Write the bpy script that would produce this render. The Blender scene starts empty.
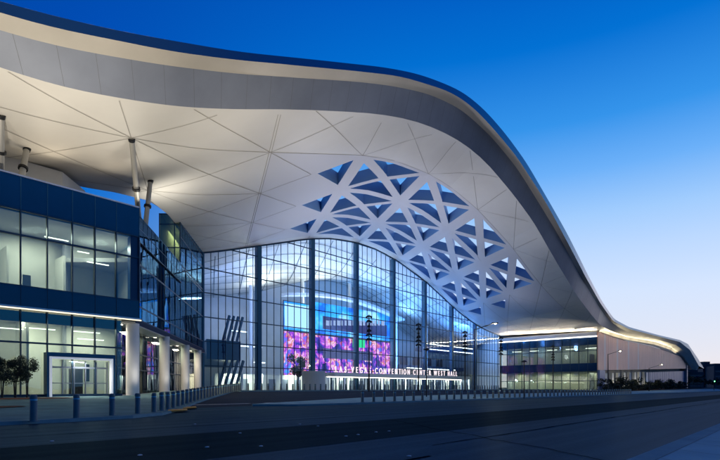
import bpy, math, random
import numpy as np
from mathutils import Vector
random.seed(7)
S = bpy.context.scene
C = S.collection
rad = math.radians

# ------------------------------------------------------------------ camera
cd = bpy.data.cameras.new('camera'); cam = bpy.data.objects.new('camera', cd); C.objects.link(cam)
cam.location = (0, 0, 1.5); cam.rotation_euler = (rad(90), 0, 0)
cd.sensor_width = 36; cd.lens = 25.0; cd.shift_y = 0.2194
cd.clip_start = 0.1; cd.clip_end = 6000
S.camera = cam
# ------------------------------------------------------------------ world: dusk sky
W = bpy.data.worlds.new('World'); S.world = W; W.use_nodes = True
wt = W.node_tree; wt.nodes.clear()
SUN_AZ = 36          # degrees east of the view direction, sun just under the horizon
wo = wt.nodes.new('ShaderNodeOutputWorld'); bg = wt.nodes.new('ShaderNodeBackground')
sky = wt.nodes.new('ShaderNodeTexSky'); sky.sky_type = 'NISHITA'; sky.sun_disc = False
sky.sun_elevation = rad(0.5); sky.sun_rotation = rad(SUN_AZ)
sky.altitude = 300; sky.air_density = 1.0; sky.dust_density = 0.3; sky.ozone_density = 6.0
def wn(op, *ins, clamp=False):
    n = wt.nodes.new('ShaderNodeMath'); n.operation = op; n.use_clamp = clamp
    for k, v in enumerate(ins):
        if isinstance(v, (int, float)): n.inputs[k].default_value = v
        else: wt.links.new(v, n.inputs[k])
    return n.outputs[0]
def wramp(fac, stops):
    n = wt.nodes.new('ShaderNodeValToRGB'); r = n.color_ramp; r.interpolation = 'EASE' if False else 'LINEAR'
    r.elements[0].position = stops[0][0]; r.elements[0].color = (*stops[0][1], 1)
    r.elements[1].position = stops[-1][0]; r.elements[1].color = (*stops[-1][1], 1)
    for p, c in stops[1:-1]: e = r.elements.new(p); e.color = (*c, 1)
    wt.links.new(fac, n.inputs[0]); return n.outputs[0]
gn = wt.nodes.new('ShaderNodeTexCoord'); sx = wt.nodes.new('ShaderNodeSeparateXYZ'); wt.links.new(gn.outputs['Generated'], sx.inputs[0])
hx, hy, hz = sx.outputs
hl = wn('SQRT', wn('ADD', wn('MULTIPLY', hx, hx), wn('ADD', wn('MULTIPLY', hy, hy), 1e-6)))
ca = wn('DIVIDE', wn('ADD', wn('MULTIPLY', hx, math.sin(rad(SUN_AZ))), wn('MULTIPLY', hy, math.cos(rad(SUN_AZ)))), hl)
gm = wt.nodes.new('ShaderNodeMapRange'); gm.interpolation_type = 'SMOOTHSTEP'; gm.inputs['From Min'].default_value = .38; gm.inputs['From Max'].default_value = .93
wt.links.new(ca, gm.inputs['Value'])
el = wn('MAXIMUM', hz, 0.0)
glow = wramp(el, [(0,(.80,.73,.74)),(.05,(.78,.78,.85)),(.17,(.66,.77,.95)),(.245,(.50,.68,.96)),(.30,(.36,.60,.95)),(.37,(.15,.43,.91)),(.44,(.035,.29,.80)),(.54,(.0,.16,.63)),(.62,(0,.105,.53)),(1,(0,.045,.26))])
far = wramp(el, [(0,(.07,.24,.46)),(.15,(.015,.21,.58)),(.32,(0,.155,.62)),(.54,(0,.070,.44)),(1,(0,.03,.2))])
mx = wt.nodes.new('ShaderNodeMix'); mx.data_type = 'RGBA'; wt.links.new(gm.outputs[0], mx.inputs['Factor']); wt.links.new(far, mx.inputs['A']); wt.links.new(glow, mx.inputs['B'])
dk_ = wt.nodes.new('ShaderNodeMapRange'); dk_.inputs['From Min'].default_value = -.4; dk_.inputs['From Max'].default_value = .45; dk_.inputs['To Min'].default_value = .42; dk_.inputs['To Max'].default_value = 1
wt.links.new(ca, dk_.inputs['Value'])
sc_ = wt.nodes.new('ShaderNodeVectorMath'); sc_.operation = 'SCALE'; wt.links.new(mx.outputs['Result'], sc_.inputs[0]); wt.links.new(dk_.outputs[0], sc_.inputs['Scale'])
ns = wt.nodes.new('ShaderNodeVectorMath'); ns.operation = 'SCALE'; ns.inputs['Scale'].default_value = .04; wt.links.new(sky.outputs[0], ns.inputs[0])
ad_ = wt.nodes.new('ShaderNodeVectorMath'); ad_.operation = 'ADD'; wt.links.new(sc_.outputs[0], ad_.inputs[0]); wt.links.new(ns.outputs[0], ad_.inputs[1])
wt.links.new(ad_.outputs[0], bg.inputs[0]); bg.inputs[1].default_value = 1.0
wt.links.new(bg.outputs[0], wo.inputs[0])
# ------------------------------------------------------------------ afterglow sun
sl = bpy.data.lights.new('afterglow', 'SUN'); so = bpy.data.objects.new('afterglow', sl); C.objects.link(so)
sl.energy = 0.12; sl.angle = rad(20); sl.color = (1, .72, .62)
so.rotation_euler = (rad(84), 0, rad(-SUN_AZ))
so.rotation_euler = Vector((math.sin(rad(SUN_AZ)), math.cos(rad(SUN_AZ)), 0.12)).to_track_quat('Z', 'Y').to_euler()
# ------------------------------------------------------------------ view
S.view_settings.view_transform = 'Standard'; S.view_settings.look = 'None'
S.view_settings.exposure = 0.0; S.view_settings.gamma = 1.0; S.view_settings.use_curve_mapping = False
S.render.engine = 'CYCLES'
try:
    S.cycles.max_bounces = 8; S.cycles.transparent_max_bounces = 24; S.cycles.glossy_bounces = 3
    S.cycles.diffuse_bounces = 3; S.cycles.caustics_reflective = False; S.cycles.caustics_refractive = False
except Exception: pass

# ================================================================== coordinates
# a runs along the street front, b runs inward (the roof's ruling direction)
def P(a, b, z=0.0): return Vector((-66.2 + .9*a - .3*b, a + b, z))
def AB(x, y):
    b = -(x - .9*y + 66.2)/1.2
    return y - b, b
def a_of(px, b):
    r = (px - 360)/500.0
    return (66.2 + b*(r + .3))/(.9 - r)
def zof(py, Y): return 1.5 + (388 - py)/500.0*Y
D = Vector((.669, .743, 0)); N = Vector((.743, -.669, 0))   # along the front, outward

def gh(a, b):     # ground height
    t = min(max((b + 20)/34.0, 0), 1)
    z = .95*t
    t2 = min(max((a - 150)/110.0, 0), 1)
    t3 = min(max((b + 18)/14.0, 0), 1)
    return z + .9*t2*t3
def ghp(p): return gh(*AB(p[0], p[1]))

# ================================================================== mesh helper
class MB:
    def __init__(s): s.v = []; s.f = []; s.mi = []
    def quad(s, *p, m=0):
        n = len(s.v); s.v += [tuple(q) for q in p]; s.f.append(tuple(range(n, n+len(p)))); s.mi.append(m)
    def hexa(s, lo, hi, m=0):      # lo, hi: same-length loops
        n = len(s.v); k = len(lo); s.v += [tuple(q) for q in lo] + [tuple(q) for q in hi]
        s.f.append(tuple(range(n+k-1, n-1, -1))); s.f.append(tuple(range(n+k, n+2*k))); s.mi += [m, m]
        for i in range(k):
            j = (i+1) % k; s.f.append((n+i, n+j, n+k+j, n+k+i)); s.mi.append(m)
    def prism(s, pts, z0, z1, m=0):
        s.hexa([(p[0], p[1], z0) for p in pts], [(p[0], p[1], z1) for p in pts], m)
    def wall(s, p, q, t, z0, z1, m=0, off=0.0):   # box over plan segment p-q, thickness t, shifted outward (left normal) by off
        p = Vector((p[0], p[1], 0)); q = Vector((q[0], q[1], 0)); d = (q-p).normalized(); n = Vector((d.y, -d.x, 0))
        p = p + n*off; q = q + n*off
        s.prism([p+n*t/2, q+n*t/2, q-n*t/2, p-n*t/2], z0, z1, m)
    def bar(s, p, q, w, h=None, m=0, up=Vector((0,0,1))):
        h = h or w; p = Vector(p); q = Vector(q); d = (q-p).normalized()
        x = d.cross(up)
        if x.length < 1e-3: x = d.cross(Vector((0,1,0)))
        x.normalize(); y = x.cross(d).normalized()
        c = [x*w/2+y*h/2, -x*w/2+y*h/2, -x*w/2-y*h/2, x*w/2-y*h/2]
        s.hexa([p+k for k in c], [q+k for k in c], m)
    def tube(s, p, q, r0, r1=None, n=16, m=0):
        r1 = r0 if r1 is None else r1; p = Vector(p); q = Vector(q); d = (q-p).normalized()
        x = d.cross(Vector((0,0,1)))
        if x.length < 1e-3: x = Vector((1,0,0))
        x.normalize(); y = x.cross(d)
        A = [math.tau*i/n for i in range(n)]
        s.hexa([p+(x*math.cos(t)+y*math.sin(t))*r0 for t in A], [q+(x*math.cos(t)+y*math.sin(t))*r1 for t in A], m)
    def box(s, c, sx, sy, sz, rz=0, m=0):
        ca, sa = math.cos(rz), math.sin(rz); pts = []
        for u, w in ((-1,-1),(1,-1),(1,1),(-1,1)):
            x, y = u*sx/2, w*sy/2; pts.append((c[0]+x*ca-y*sa, c[1]+x*sa+y*ca))
        s.prism(pts, c[2]-sz/2, c[2]+sz/2, m)
    def lathe(s, prof, n=20, m=0, c=(0,0,0)):
        k0 = len(s.v)
        for r, z in prof:
            for i in range(n):
                t = math.tau*i/n; s.v.append((c[0]+r*math.cos(t), c[1]+r*math.sin(t), c[2]+z))
        for j in range(len(prof)-1):
            for i in range(n):
                i2 = (i+1) % n; s.f.append((k0+j*n+i, k0+j*n+i2, k0+(j+1)*n+i2, k0+(j+1)*n+i)); s.mi.append(m)
        s.f.append(tuple(k0+(len(prof)-1)*n+i for i in range(n))); s.mi.append(m)
    def grid(s, rows, m=0):
        n = len(s.v); R = len(rows); K = len(rows[0])
        for r in rows: s.v += [tuple(p) for p in r]
        for i in range(R-1):
            for j in range(K-1):
                s.f.append((n+i*K+j, n+i*K+j+1, n+(i+1)*K+j+1, n+(i+1)*K+j)); s.mi.append(m)
    def build(s, name, mats, parent=None, smooth=False):
        me = bpy.data.meshes.new(name); me.from_pydata(s.v, [], s.f)
        if not isinstance(mats, (list, tuple)): mats = [mats]
        for m in mats: me.materials.append(m)
        me.polygons.foreach_set('material_index', s.mi)
        if smooth: me.polygons.foreach_set('use_smooth', [True]*len(s.f))
        me.update()
        o = bpy.data.objects.new(name, me); C.objects.link(o)
        if parent: o.parent = parent; o.matrix_parent_inverse = parent.matrix_world.inverted()
        return o
def tag(o, label=None, cat=None, group=None, kind=None):
    if label: o['label'] = label
    if cat: o['category'] = cat
    if group: o['group'] = group
    if kind: o['kind'] = kind
    return o
def empty(name, loc=(0,0,0)):
    o = bpy.data.objects.new(name, None); o.location = loc; o.empty_display_size = .3; C.objects.link(o); return o
def kids(o): return [c for c in bpy.data.objects if c.parent == o]
def copy_tree(o, parent=None, tree=None):
    c = o.copy(); C.objects.link(c)
    if parent: c.parent = parent
    for ch in (tree if tree is not None else kids(o)): copy_tree(ch, c)
    return c

def nth(n):
    return '%d%s' % (n, 'th' if 10 <= n % 100 <= 20 else {1:'st',2:'nd',3:'rd'}.get(n % 10, 'th'))
# ================================================================== materials
def mat(name, col, rough=.6, metal=0, emit=None, es=1.0, noise=0, scale=1.0, bump=0, bscale=None, spec=.5, coord='Object'):
    m = bpy.data.materials.new(name); m.use_nodes = True; t = m.node_tree; b = t.nodes['Principled BSDF']
    b.inputs['Base Color'].default_value = (*col, 1); b.inputs['Roughness'].default_value = rough
    b.inputs['Metallic'].default_value = metal; b.inputs['Specular IOR Level'].default_value = spec
    if emit: b.inputs['Emission Color'].default_value = (*emit, 1); b.inputs['Emission Strength'].default_value = es
    if noise or bump:
        tc = t.nodes.new('ShaderNodeTexCoord'); nz = t.nodes.new('ShaderNodeTexNoise')
        nz.inputs['Scale'].default_value = scale; nz.inputs['Detail'].default_value = 6; nz.inputs['Roughness'].default_value = .6
        t.links.new(tc.outputs[coord], nz.inputs['Vector'])
        if noise:
            mx = t.nodes.new('ShaderNodeMix'); mx.data_type = 'RGBA'
            mx.inputs['A'].default_value = (*[c*(1-noise) for c in col], 1)
            mx.inputs['B'].default_value = (*[min(1, c*(1+noise)) for c in col], 1)
            mr = t.nodes.new('ShaderNodeMapRange'); mr.inputs['From Min'].default_value = .3; mr.inputs['From Max'].default_value = .7
            t.links.new(nz.outputs['Fac'], mr.inputs['Value']); t.links.new(mr.outputs[0], mx.inputs['Factor'])
            t.links.new(mx.outputs['Result'], b.inputs['Base Color'])
        if bump:
            n2 = t.nodes.new('ShaderNodeTexNoise'); n2.inputs['Scale'].default_value = bscale or scale*8; n2.inputs['Detail'].default_value = 4
            t.links.new(tc.outputs[coord], n2.inputs['Vector'])
            bp = t.nodes.new('ShaderNodeBump'); bp.inputs['Strength'].default_value = bump; bp.inputs['Distance'].default_value = .03
            t.links.new(n2.outputs['Fac'], bp.inputs['Height']); t.links.new(bp.outputs[0], b.inputs['Normal'])
    return m
def glassmat(name, tint, refl=.12, rcol=(.9,.95,1), rough=.0, wob=.02, ior=1.5):
    m = bpy.data.materials.new(name); m.use_nodes = True; t = m.node_tree; t.nodes.clear()
    o = t.nodes.new('ShaderNodeOutputMaterial'); tr = t.nodes.new('ShaderNodeBsdfTransparent'); tr.inputs[0].default_value = (*tint, 1)
    g = t.nodes.new('ShaderNodeBsdfGlossy'); g.inputs['Color'].default_value = (*rcol, 1); g.inputs['Roughness'].default_value = rough
    mx = t.nodes.new('ShaderNodeMixShader'); fr = t.nodes.new('ShaderNodeFresnel'); fr.inputs[0].default_value = ior
    ad = t.nodes.new('ShaderNodeMath'); ad.operation = 'ADD'; ad.inputs[1].default_value = refl - .04; ad.use_clamp = True
    t.links.new(fr.outputs[0], ad.inputs[0]); t.links.new(ad.outputs[0], mx.inputs[0])
    tc = t.nodes.new('ShaderNodeTexCoord'); nz = t.nodes.new('ShaderNodeTexNoise'); nz.inputs['Scale'].default_value = .35; nz.inputs['Detail'].default_value = 1
    bp = t.nodes.new('ShaderNodeBump'); bp.inputs['Strength'].default_value = wob; bp.inputs['Distance'].default_value = .5
    t.links.new(tc.outputs['Object'], nz.inputs['Vector']); t.links.new(nz.outputs['Fac'], bp.inputs['Height']); t.links.new(bp.outputs[0], g.inputs['Normal'])
    t.links.new(tr.outputs[0], mx.inputs[1]); t.links.new(g.outputs[0], mx.inputs[2]); t.links.new(mx.outputs[0], o.inputs[0])
    return m
def emit(name, col, s):
    m = bpy.data.materials.new(name); m.use_nodes = True; t = m.node_tree; t.nodes.clear()
    o = t.nodes.new('ShaderNodeOutputMaterial'); e = t.nodes.new('ShaderNodeEmission')
    e.inputs[0].default_value = (*col, 1); e.inputs[1].default_value = s; t.links.new(e.outputs[0], o.inputs[0]); return m

M = dict(
 soffit=mat('soffit_panel', (.70,.68,.63), .5, noise=.05, scale=.12),
 seam=mat('panel_joint', (.42,.40,.37), .8),
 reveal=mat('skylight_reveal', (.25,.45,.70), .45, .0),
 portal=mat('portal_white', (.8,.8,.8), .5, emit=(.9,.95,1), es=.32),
 redstone2=mat('dark_wood_door', (.07,.055,.05), .6),
 fjoint=mat('sheet_joint', (.17,.18,.20), .7),
 seam2=mat('tar_seal', (.004,.008,.009), 1, spec=0),
 lattice=mat('lattice_paint', (.62,.61,.62), .5),
 fascia=mat('fascia_metal', (.26,.285,.34), .42, .2, noise=.08, scale=.35),
 lip=mat('lip_metal', (.58,.54,.47), .4, .2, noise=.06, scale=.3),
 roof=mat('roof_edge_metal', (.07,.22,.34), .3, .4),
 skin=mat('roof_membrane', (.35,.36,.38), .8),
 navy=mat('navy_metal', (.012,.035,.085), .3, .3, noise=.1, scale=.4),
 mull=mat('mullion_metal', (.02,.055,.10), .4, .5),
 post=mat('post_blue_metal', (.025,.11,.20), .4, .3),
 coping=mat('coping_metal', (.6,.62,.65), .35, .6),
 white=mat('white_plaster', (.72,.71,.68), .6, noise=.05, scale=.4),
 cream=mat('cream_wall', (.60,.60,.54), .8, noise=.06, scale=.3),
 greyw=mat('grey_wall', (.3,.31,.33), .8, noise=.06, scale=.3),
 ceil=mat('ceiling_tile', (.45,.46,.45), .9),
 floor=mat('terrazzo_floor', (.28,.28,.27), .25, noise=.1, scale=2),
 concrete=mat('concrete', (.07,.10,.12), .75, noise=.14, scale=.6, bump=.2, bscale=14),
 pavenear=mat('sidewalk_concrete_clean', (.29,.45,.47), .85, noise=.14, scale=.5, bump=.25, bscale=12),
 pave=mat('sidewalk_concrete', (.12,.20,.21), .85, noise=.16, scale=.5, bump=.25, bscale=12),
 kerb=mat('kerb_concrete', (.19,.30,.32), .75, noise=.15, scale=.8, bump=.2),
 joint=mat('paving_joint', (.07,.075,.08), .9),
 tactile=mat('tactile_paving', (.55,.24,.03), .7, noise=.15, scale=3),
 paint=mat('road_paint', (.55,.56,.56), .6, noise=.35, scale=3),
 soil=mat('planter_gravel', (.13,.075,.055), .95, noise=.35, scale=5, bump=.6, bscale=20),
 strut=mat('strut_steel', (.40,.39,.36), .5, .2),
 navym=mat('navy_parapet', (.006,.03,.075), .6, spec=.15),
 column=mat('column_white', (.66,.66,.65), .45, noise=.03, scale=.5),
 bollard=mat('bollard_steel', (.13,.165,.165), .7, .0, noise=.15, scale=4),
 band=mat('reflective_band', (.16,.42,.48), .35, .2),
 dark=mat('dark_steel', (.02,.022,.026), .5, .5),
 lamp=emit('lamp_glow', (1,.86,.55), 30),
 led=emit('led_strip', (1,.9,.72), 6),
 ledw=emit('portal_led', (.9,.95,1), .85),
 fix=emit('ceiling_fixture', (1,.97,.88), 4.0),
 letter=emit('sign_letter', (1,.86,.93), 1.15),
 rib=mat('ribbed_panel', (.80,.49,.40), .38, .25, noise=.06, scale=.2),
 rib2=mat('ribbed_panel_light', (.74,.60,.58), .38, .25),
 fin=mat('lit_fin', (.75,.74,.68), .6),
 bluep=mat('blue_translucent_panel', (.16,.24,.42), .35),
 trunk=mat('bark', (.055,.045,.035), .9, noise=.3, scale=6),
 leafd=mat('leaf_dark', (.022,.034,.020), .7),
 leafl=mat('leaf_light', (.045,.060,.032), .65),
 desert=mat('dry_ground', (.05,.055,.055), .95, noise=.25, scale=.15),
 farb=mat('far_building', (.05,.06,.08), .7),
 door=mat('door_frame_metal', (.16,.19,.23), .4, .5),
 redstone=mat('stone_cladding', (.34,.33,.31), .7, noise=.15, scale=1.2),
)
G = dict(
 atrium=glassmat('atrium_glass', (.57,.77,1.0), .08),
 wing=glassmat('wing_glass', (.74,.82,.78), .10),
 dark=glassmat('return_glass', (.40,.66,.80), .16, (.28,.55,.80), ior=1.3),
 spandrel=mat('spandrel_glass', (.004,.028,.10), .08, 0, noise=.1, scale=.5, spec=.7),
 green=glassmat('green_glass', (.55,.62,.45), .12),
)
# asphalt with directional streaks
def asphalt(name, col, rough=.55, streak=.25):
    m = mat(name, col, rough, noise=.0, bump=.35, bscale=30, scale=4, spec=.05)
    t = m.node_tree; b = t.nodes['Principled BSDF']; tc = t.nodes.new('ShaderNodeTexCoord')
    mp = t.nodes.new('ShaderNodeMapping'); mp.inputs['Rotation'].default_value = (0, 0, -math.atan2(.743,.669))
    mp2 = t.nodes.new('ShaderNodeMapping'); mp2.inputs['Scale'].default_value = (.012, 1.3, 1)
    t.links.new(tc.outputs['Object'], mp.inputs[0]); t.links.new(mp.outputs[0], mp2.inputs[0])
    n1 = t.nodes.new('ShaderNodeTexNoise'); n1.inputs['Scale'].default_value = 1; n1.inputs['Detail'].default_value = 5
    t.links.new(mp2.outputs[0], n1.inputs['Vector'])
    n2 = t.nodes.new('ShaderNodeTexNoise'); n2.inputs['Scale'].default_value = 9; n2.inputs['Detail'].default_value = 8; n2.inputs['Roughness'].default_value = .8
    t.links.new(tc.outputs['Object'], n2.inputs['Vector'])
    sm = t.nodes.new('ShaderNodeMath'); sm.operation = 'ADD'; t.links.new(n1.outputs['Fac'], sm.inputs[0]); t.links.new(n2.outputs['Fac'], sm.inputs[1])
    mr = t.nodes.new('ShaderNodeMapRange'); mr.inputs['From Min'].default_value = .7; mr.inputs['From Max'].default_value = 1.3
    mr.inputs['To Min'].default_value = 1-streak; mr.inputs['To Max'].default_value = 1+streak
    t.links.new(sm.outputs[0], mr.inputs['Value'])
    mx = t.nodes.new('ShaderNodeVectorMath'); mx.operation = 'SCALE'; mx.inputs[0].default_value = col
    t.links.new(mr.outputs[0], mx.inputs['Scale']); t.links.new(mx.outputs[0], b.inputs['Base Color'])
    mr2 = t.nodes.new('ShaderNodeMapRange'); mr2.inputs['From Min'].default_value = .7; mr2.inputs['From Max'].default_value = 1.3
    mr2.inputs['To Min'].default_value = rough-.1; mr2.inputs['To Max'].default_value = rough+.1
    t.links.new(sm.outputs[0], mr2.inputs['Value']); t.links.new(mr2.outputs[0], b.inputs['Roughness'])
    return m
def matte(m, g=.04, rough=.42, gc=(.55,.8,1)):
    t = m.node_tree; b = t.nodes['Principled BSDF']; b.inputs['IOR'].default_value = 1.0; b.inputs['Specular IOR Level'].default_value = 0
    out = [n for n in t.nodes if n.type == 'OUTPUT_MATERIAL'][0]
    gl = t.nodes.new('ShaderNodeBsdfGlossy'); gl.inputs['Color'].default_value = (*gc, 1); gl.inputs['Roughness'].default_value = rough
    ms = t.nodes.new('ShaderNodeMixShader'); ms.inputs[0].default_value = g
    t.links.new(b.outputs[0], ms.inputs[1]); t.links.new(gl.outputs[0], ms.inputs[2]); t.links.new(ms.outputs[0], out.inputs[0]); return m
for k in ('pave','pavenear','kerb','concrete','desert','soil'): matte(M[k], .02)
M['asphalt'] = matte(asphalt('asphalt', (.034,.062,.078), .6, .4), .05)
M['asphalt_dark'] = matte(asphalt('asphalt_darker', (.014,.029,.030), .75, .35), .02)
M['asphalt_drive'] = matte(asphalt('asphalt_drive', (.036,.040,.054), .6), .03)

# ================================================================== profile curves
def smooth(x, y, xs, win):
    fx = np.linspace(x[0], x[-1], 1200); fy = np.interp(fx, x, y)
    k = max(3, int(win/(fx[1]-fx[0]))) | 1
    ker = np.hanning(k+2)[1:-1]; ker /= ker.sum()
    sl0 = (fy[8]-fy[0]); sl1 = (fy[-1]-fy[-9])
    pad = k
    left = fy[0] - (np.arange(pad, 0, -1))*sl0/8; right = fy[-1] + np.arange(1, pad+1)*sl1/8
    g = np.convolve(np.concatenate([left, fy, right]), ker, 'same')[pad:-pad]
    return np.interp(xs, fx, g)
FA = np.array([20,30,37,43,49,54,57.5,63.5,73.3,78.5,85.7,91,98,107.5,112,117.8,123,129,135,142,150,160,170])
FZ = np.array([22.3,22.6,23,23.8,25,26.4,27.8,30.4,34.7,36.4,37.4,37.2,35.8,32.4,30.2,27.2,24.9,22.8,21.4,20.5,20.1,19.7,19.5])
_fx = np.linspace(20, 170, 1500); _fz = smooth(FA, FZ, _fx, 5)
def F(a): return float(np.interp(a, _fx, _fz))
BDP = [(-60,-8),(0,-8),(135,-8.6),(240,-10.5),(400,-11.5),(500,-12),(548,-11),(578,-9),(597,-5.8),(604,-3.5),(612,-1.8),(640,-.8),(720,-.6)]
def bD_px(px): return float(np.interp(px, [p[0] for p in BDP], [p[1] for p in BDP]))
CUR = {
 'D': [(0,68.3),(28.7,78),(78,91),(120,98.9),(163,105.5),(196,108),(240,108.8),(299,109.5),(360,112.4),(383,114.5),(411,119.8),(432,127),(448,134.5),(463,143),(484,160),(500,178),(516,198),(533.5,222),(548,247),(559,266.5),(578,297),(590,313),(600,325),(612,331.5),(629,337),(656.5,342),(672,347.5),(684,357),(692,369.5)],
 'C': [(0,31.5),(52,45.5),(120,58.8),(174,67),(240,73.4),(299,78),(355,81.5),(393.5,86),(428,93.7),(450,103.5),(463,110.8),(491,136),(517,168),(534,195),(556,231),(573,262),(590,292),(603,313),(614,325),(629,332.5),(658,339.5),(676,345),(688,354),(697,370)],
 'B': [(0,14),(34,23.5),(68,31.3),(120,42),(174,52.5),(240,59.5),(299,65.8),(355,71),(400,76),(433,86),(452,92.5),(473,107),(495,130),(517,157),(543,197),(564.5,236.5),(586,277.5),(600.5,303.5),(613,321),(629,329),(658.5,336.5),(680,342),(690,350),(699,366)],
 'A': [(0,2.8),(52,15.6),(120,32.4),(163.5,39.6),(207,46.3),(240,51.2),(279,56),(318,60),(355,64.2),(380.5,66.6),(415,73),(437,80.5),(450,86),(463,92),(484,109),(506,134),(526,162),(542,189),(567,233),(588,275),(602,301.5),(614,319),(629,327),(658.5,335),(680,340),(688,344),(697.6,358),(704,368.5)],
}
OFF = {'D':0,'C':-2.0,'B':-3.5,'A':-3.3}
GA = np.concatenate([np.arange(26, 130, 1.0), np.arange(130, 312, 2.0)])
RC = {}
for k, pts in CUR.items():
    aa, bb, zz = [], [], []
    for px, py in pts:
        o = OFF[k]*(1 if px < 590 else max(.9, 1-(px-590)/40))
        b = bD_px(px) + o; a = a_of(px, b); Y = a + b
        aa.append(a); bb.append(b); zz.append(zof(py, Y))
    sl = (zz[1]-zz[0])/(aa[1]-aa[0])
    aa = [24]+aa; bb = [bb[0]]+bb; zz = [zz[0]-sl*(aa[1]-24)*.8]+zz
    aend = aa[-1]; ga = np.minimum(GA, aend)
    # smooth gently so traced points make one fair curve
    az = smooth(np.array(aa), np.array(zz), ga, 7)
    zraw = np.interp(ga, aa, zz); w = np.clip((ga-200)/30, 0, 1); az = az*(1-w)+zraw*w
    RC[k] = (ga, smooth(np.array(aa), np.array(bb), ga, 14), az)
def curve_pt(k, i): ga, gb, gz = RC[k]; return P(ga[i], gb[i], gz[i])
def bD(a): return float(np.interp(a, GA, RC['D'][1]))
def zD(a): return float(np.interp(a, GA, RC['D'][2]))
def bBack(a): return float(np.interp(a, [20,40,46,49,50.8,52.3], [12,12,12.6,14.0,20,38.4]))
def Zs(a, b):
    d = bD(a); t = min(max((b-d)/9.0, 0), 1); t = t*t*(3-2*t)
    return zD(a)*(1-t) + F(a)*t
def SP(a, b, dz=0): return P(a, b, Zs(a, b)+dz)

# ================================================================== the convention hall
hall = empty('convention_hall', P(90, 38, .95))
bpy.context.view_layer.update()
tag(hall, 'huge convention hall with a white wave-shaped roof, triangular skylight lattice and lit glass front', 'building')

COLS = [73.3, 85.6, 98.0, 109.6, 120.6]; ROWS = [-2.0, 10.5, 23.0, 35.5]
ACOL = [24.6, 36.8, 49, 61.1] + COLS + [132, 144]
# --- soffit panels ------------------------------------------------
sof = MB()
def inset_tri(pts, w):
    # pts three (a,b); widths per edge; returns the inner triangle in (a,b), measured in plan metres
    q = [P(*p) for p in pts]
    ar = (q[1]-q[0]).cross(q[2]-q[0]).z; sg = 1 if ar > 0 else -1
    lines = []
    for i in range(3):
        p0, p1 = q[i], q[(i+1)%3]; d = (p1-p0).normalized(); n = Vector((-d.y, d.x, 0))*sg
        lines.append((p0+n*w[i], d))
    out = []
    for i in range(3):
        (p, d), (r, e) = lines[i-1], lines[i]
        den = d.x*e.y - d.y*e.x; t = ((r.x-p.x)*e.y - (r.y-p.y)*e.x)/den
        x = p + d*t; out.append(AB(x.x, x.y))
    # degenerate if orientation flips
    k = [P(*o) for o in out]
    if (k[1]-k[0]).cross(k[2]-k[0]).z*sg <= 0.5: return None
    return out
lat = MB(); REV = []; DEP = 2.0; NS = 5
open_cells = {}
def tri_open(t, w):
    inn = inset_tri(t, w)
    if inn is None: return False
    # rounded corners: each inner edge sampled
    def samp(tr):
        L = []
        for i in range(3):
            for k in range(NS):
                f = k/NS; L.append((tr[i][0]*(1-f)+tr[(i+1)%3][0]*f, tr[i][1]*(1-f)+tr[(i+1)%3][1]*f))
        return L
    o = samp(t); n = samp(inn); K = len(o)
    lo_o = [SP(*p) for p in o]; lo_i = [SP(*p) for p in n]; hi_i = [SP(*p, DEP) for p in n]; hi_o = [SP(*p, DEP) for p in o]
    rv = MB(); REV.append(rv)
    for i in range(K):
        j = (i+1) % K
        lat.quad(lo_o[i], lo_o[j], lo_i[j], lo_i[i]); rv.quad(lo_i[i], lo_i[j], hi_i[j], hi_i[i]); lat.quad(hi_i[i], hi_i[j], hi_o[j], hi_o[i])
    return True
def tri_solid(t, mb=None):
    mb = mb or lat
    n = NS
    for i in range(n):
        for j in range(n-i):
            def q(u, v):
                a = t[0][0]+(t[1][0]-t[0][0])*u/n+(t[2][0]-t[0][0])*v/n; b = t[0][1]+(t[1][1]-t[0][1])*u/n+(t[2][1]-t[0][1])*v/n
                return SP(a, b)
            mb.quad(q(i,j), q(i+1,j), q(i,j+1))
            if i+j < n-1: mb.quad(q(i+1,j), q(i+1,j+1), q(i,j+1))
MAIN, SEC = 1.05, .66
allA = [61.1] + COLS + [132]
for ci in range(len(allA)-1):
    a0, a1 = allA[ci], allA[ci+1]
    for ri in range(3):
        b0, b1 = ROWS[ri], ROWS[ri+1]
        c = ((a0+a1)/2, (b0+b1)/2)
        tris = {'front': ((a0,b0),(a1,b0),c), 'right': ((a1,b0),(a1,b1),c), 'back': ((a1,b1),(a0,b1),c), 'left': ((a0,b1),(a0,b0),c)}
        for k, t in tris.items():
            op = True
            if ci == 0: op = (k == 'right')
            if ci == len(allA)-2: op = (k == 'left' and ri > 0)
            if op:
                g = 1+.08*ci
                if not tri_open(t, ((MAIN if k in ('left','right') else .7)*g, SEC*g, SEC*g)): tri_solid(t)
            else: tri_solid(t)
lo = lat.build('skylight_lattice', M['lattice'], hall); [r.build('skylight_reveal', M['reveal'], lo) for r in REV]
# solid soffit: strips in b per column of a
def strip(a_lo, a_hi, na, bf0, bf1, nb, mb, dz=0):
    rows = []
    for i in range(na+1):
        a = a_lo+(a_hi-a_lo)*i/na; b0, b1 = bf0(a), bf1(a)
        rows.append([SP(a, b0+(b1-b0)*j/nb, dz) for j in range(nb+1)])
    mb.grid(rows)
strip(26, 52.3, 40, bD, bBack, 30, sof)
strip(52.3, 61.1, 10, bD, lambda a: 38.4, 50, sof)
def cuts(a0, a1, n=5):
    for i in range(n): yield a0+(a1-a0)*i/n, a0+(a1-a0)*(i+1)/n
for a0, a1 in zip(allA[:-1], allA[1:]):
    for u, w in cuts(a0, a1):
        strip(u, w, 1, bD, lambda a: ROWS[0], 20, sof); strip(u, w, 1, lambda a: ROWS[3], lambda a: 38.4, 3, sof)
strip(132, 158, 20, bD, lambda a: 38.4, 50, sof)
so_ = sof.build('soffit', M['soffit'], hall, smooth=True)
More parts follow.
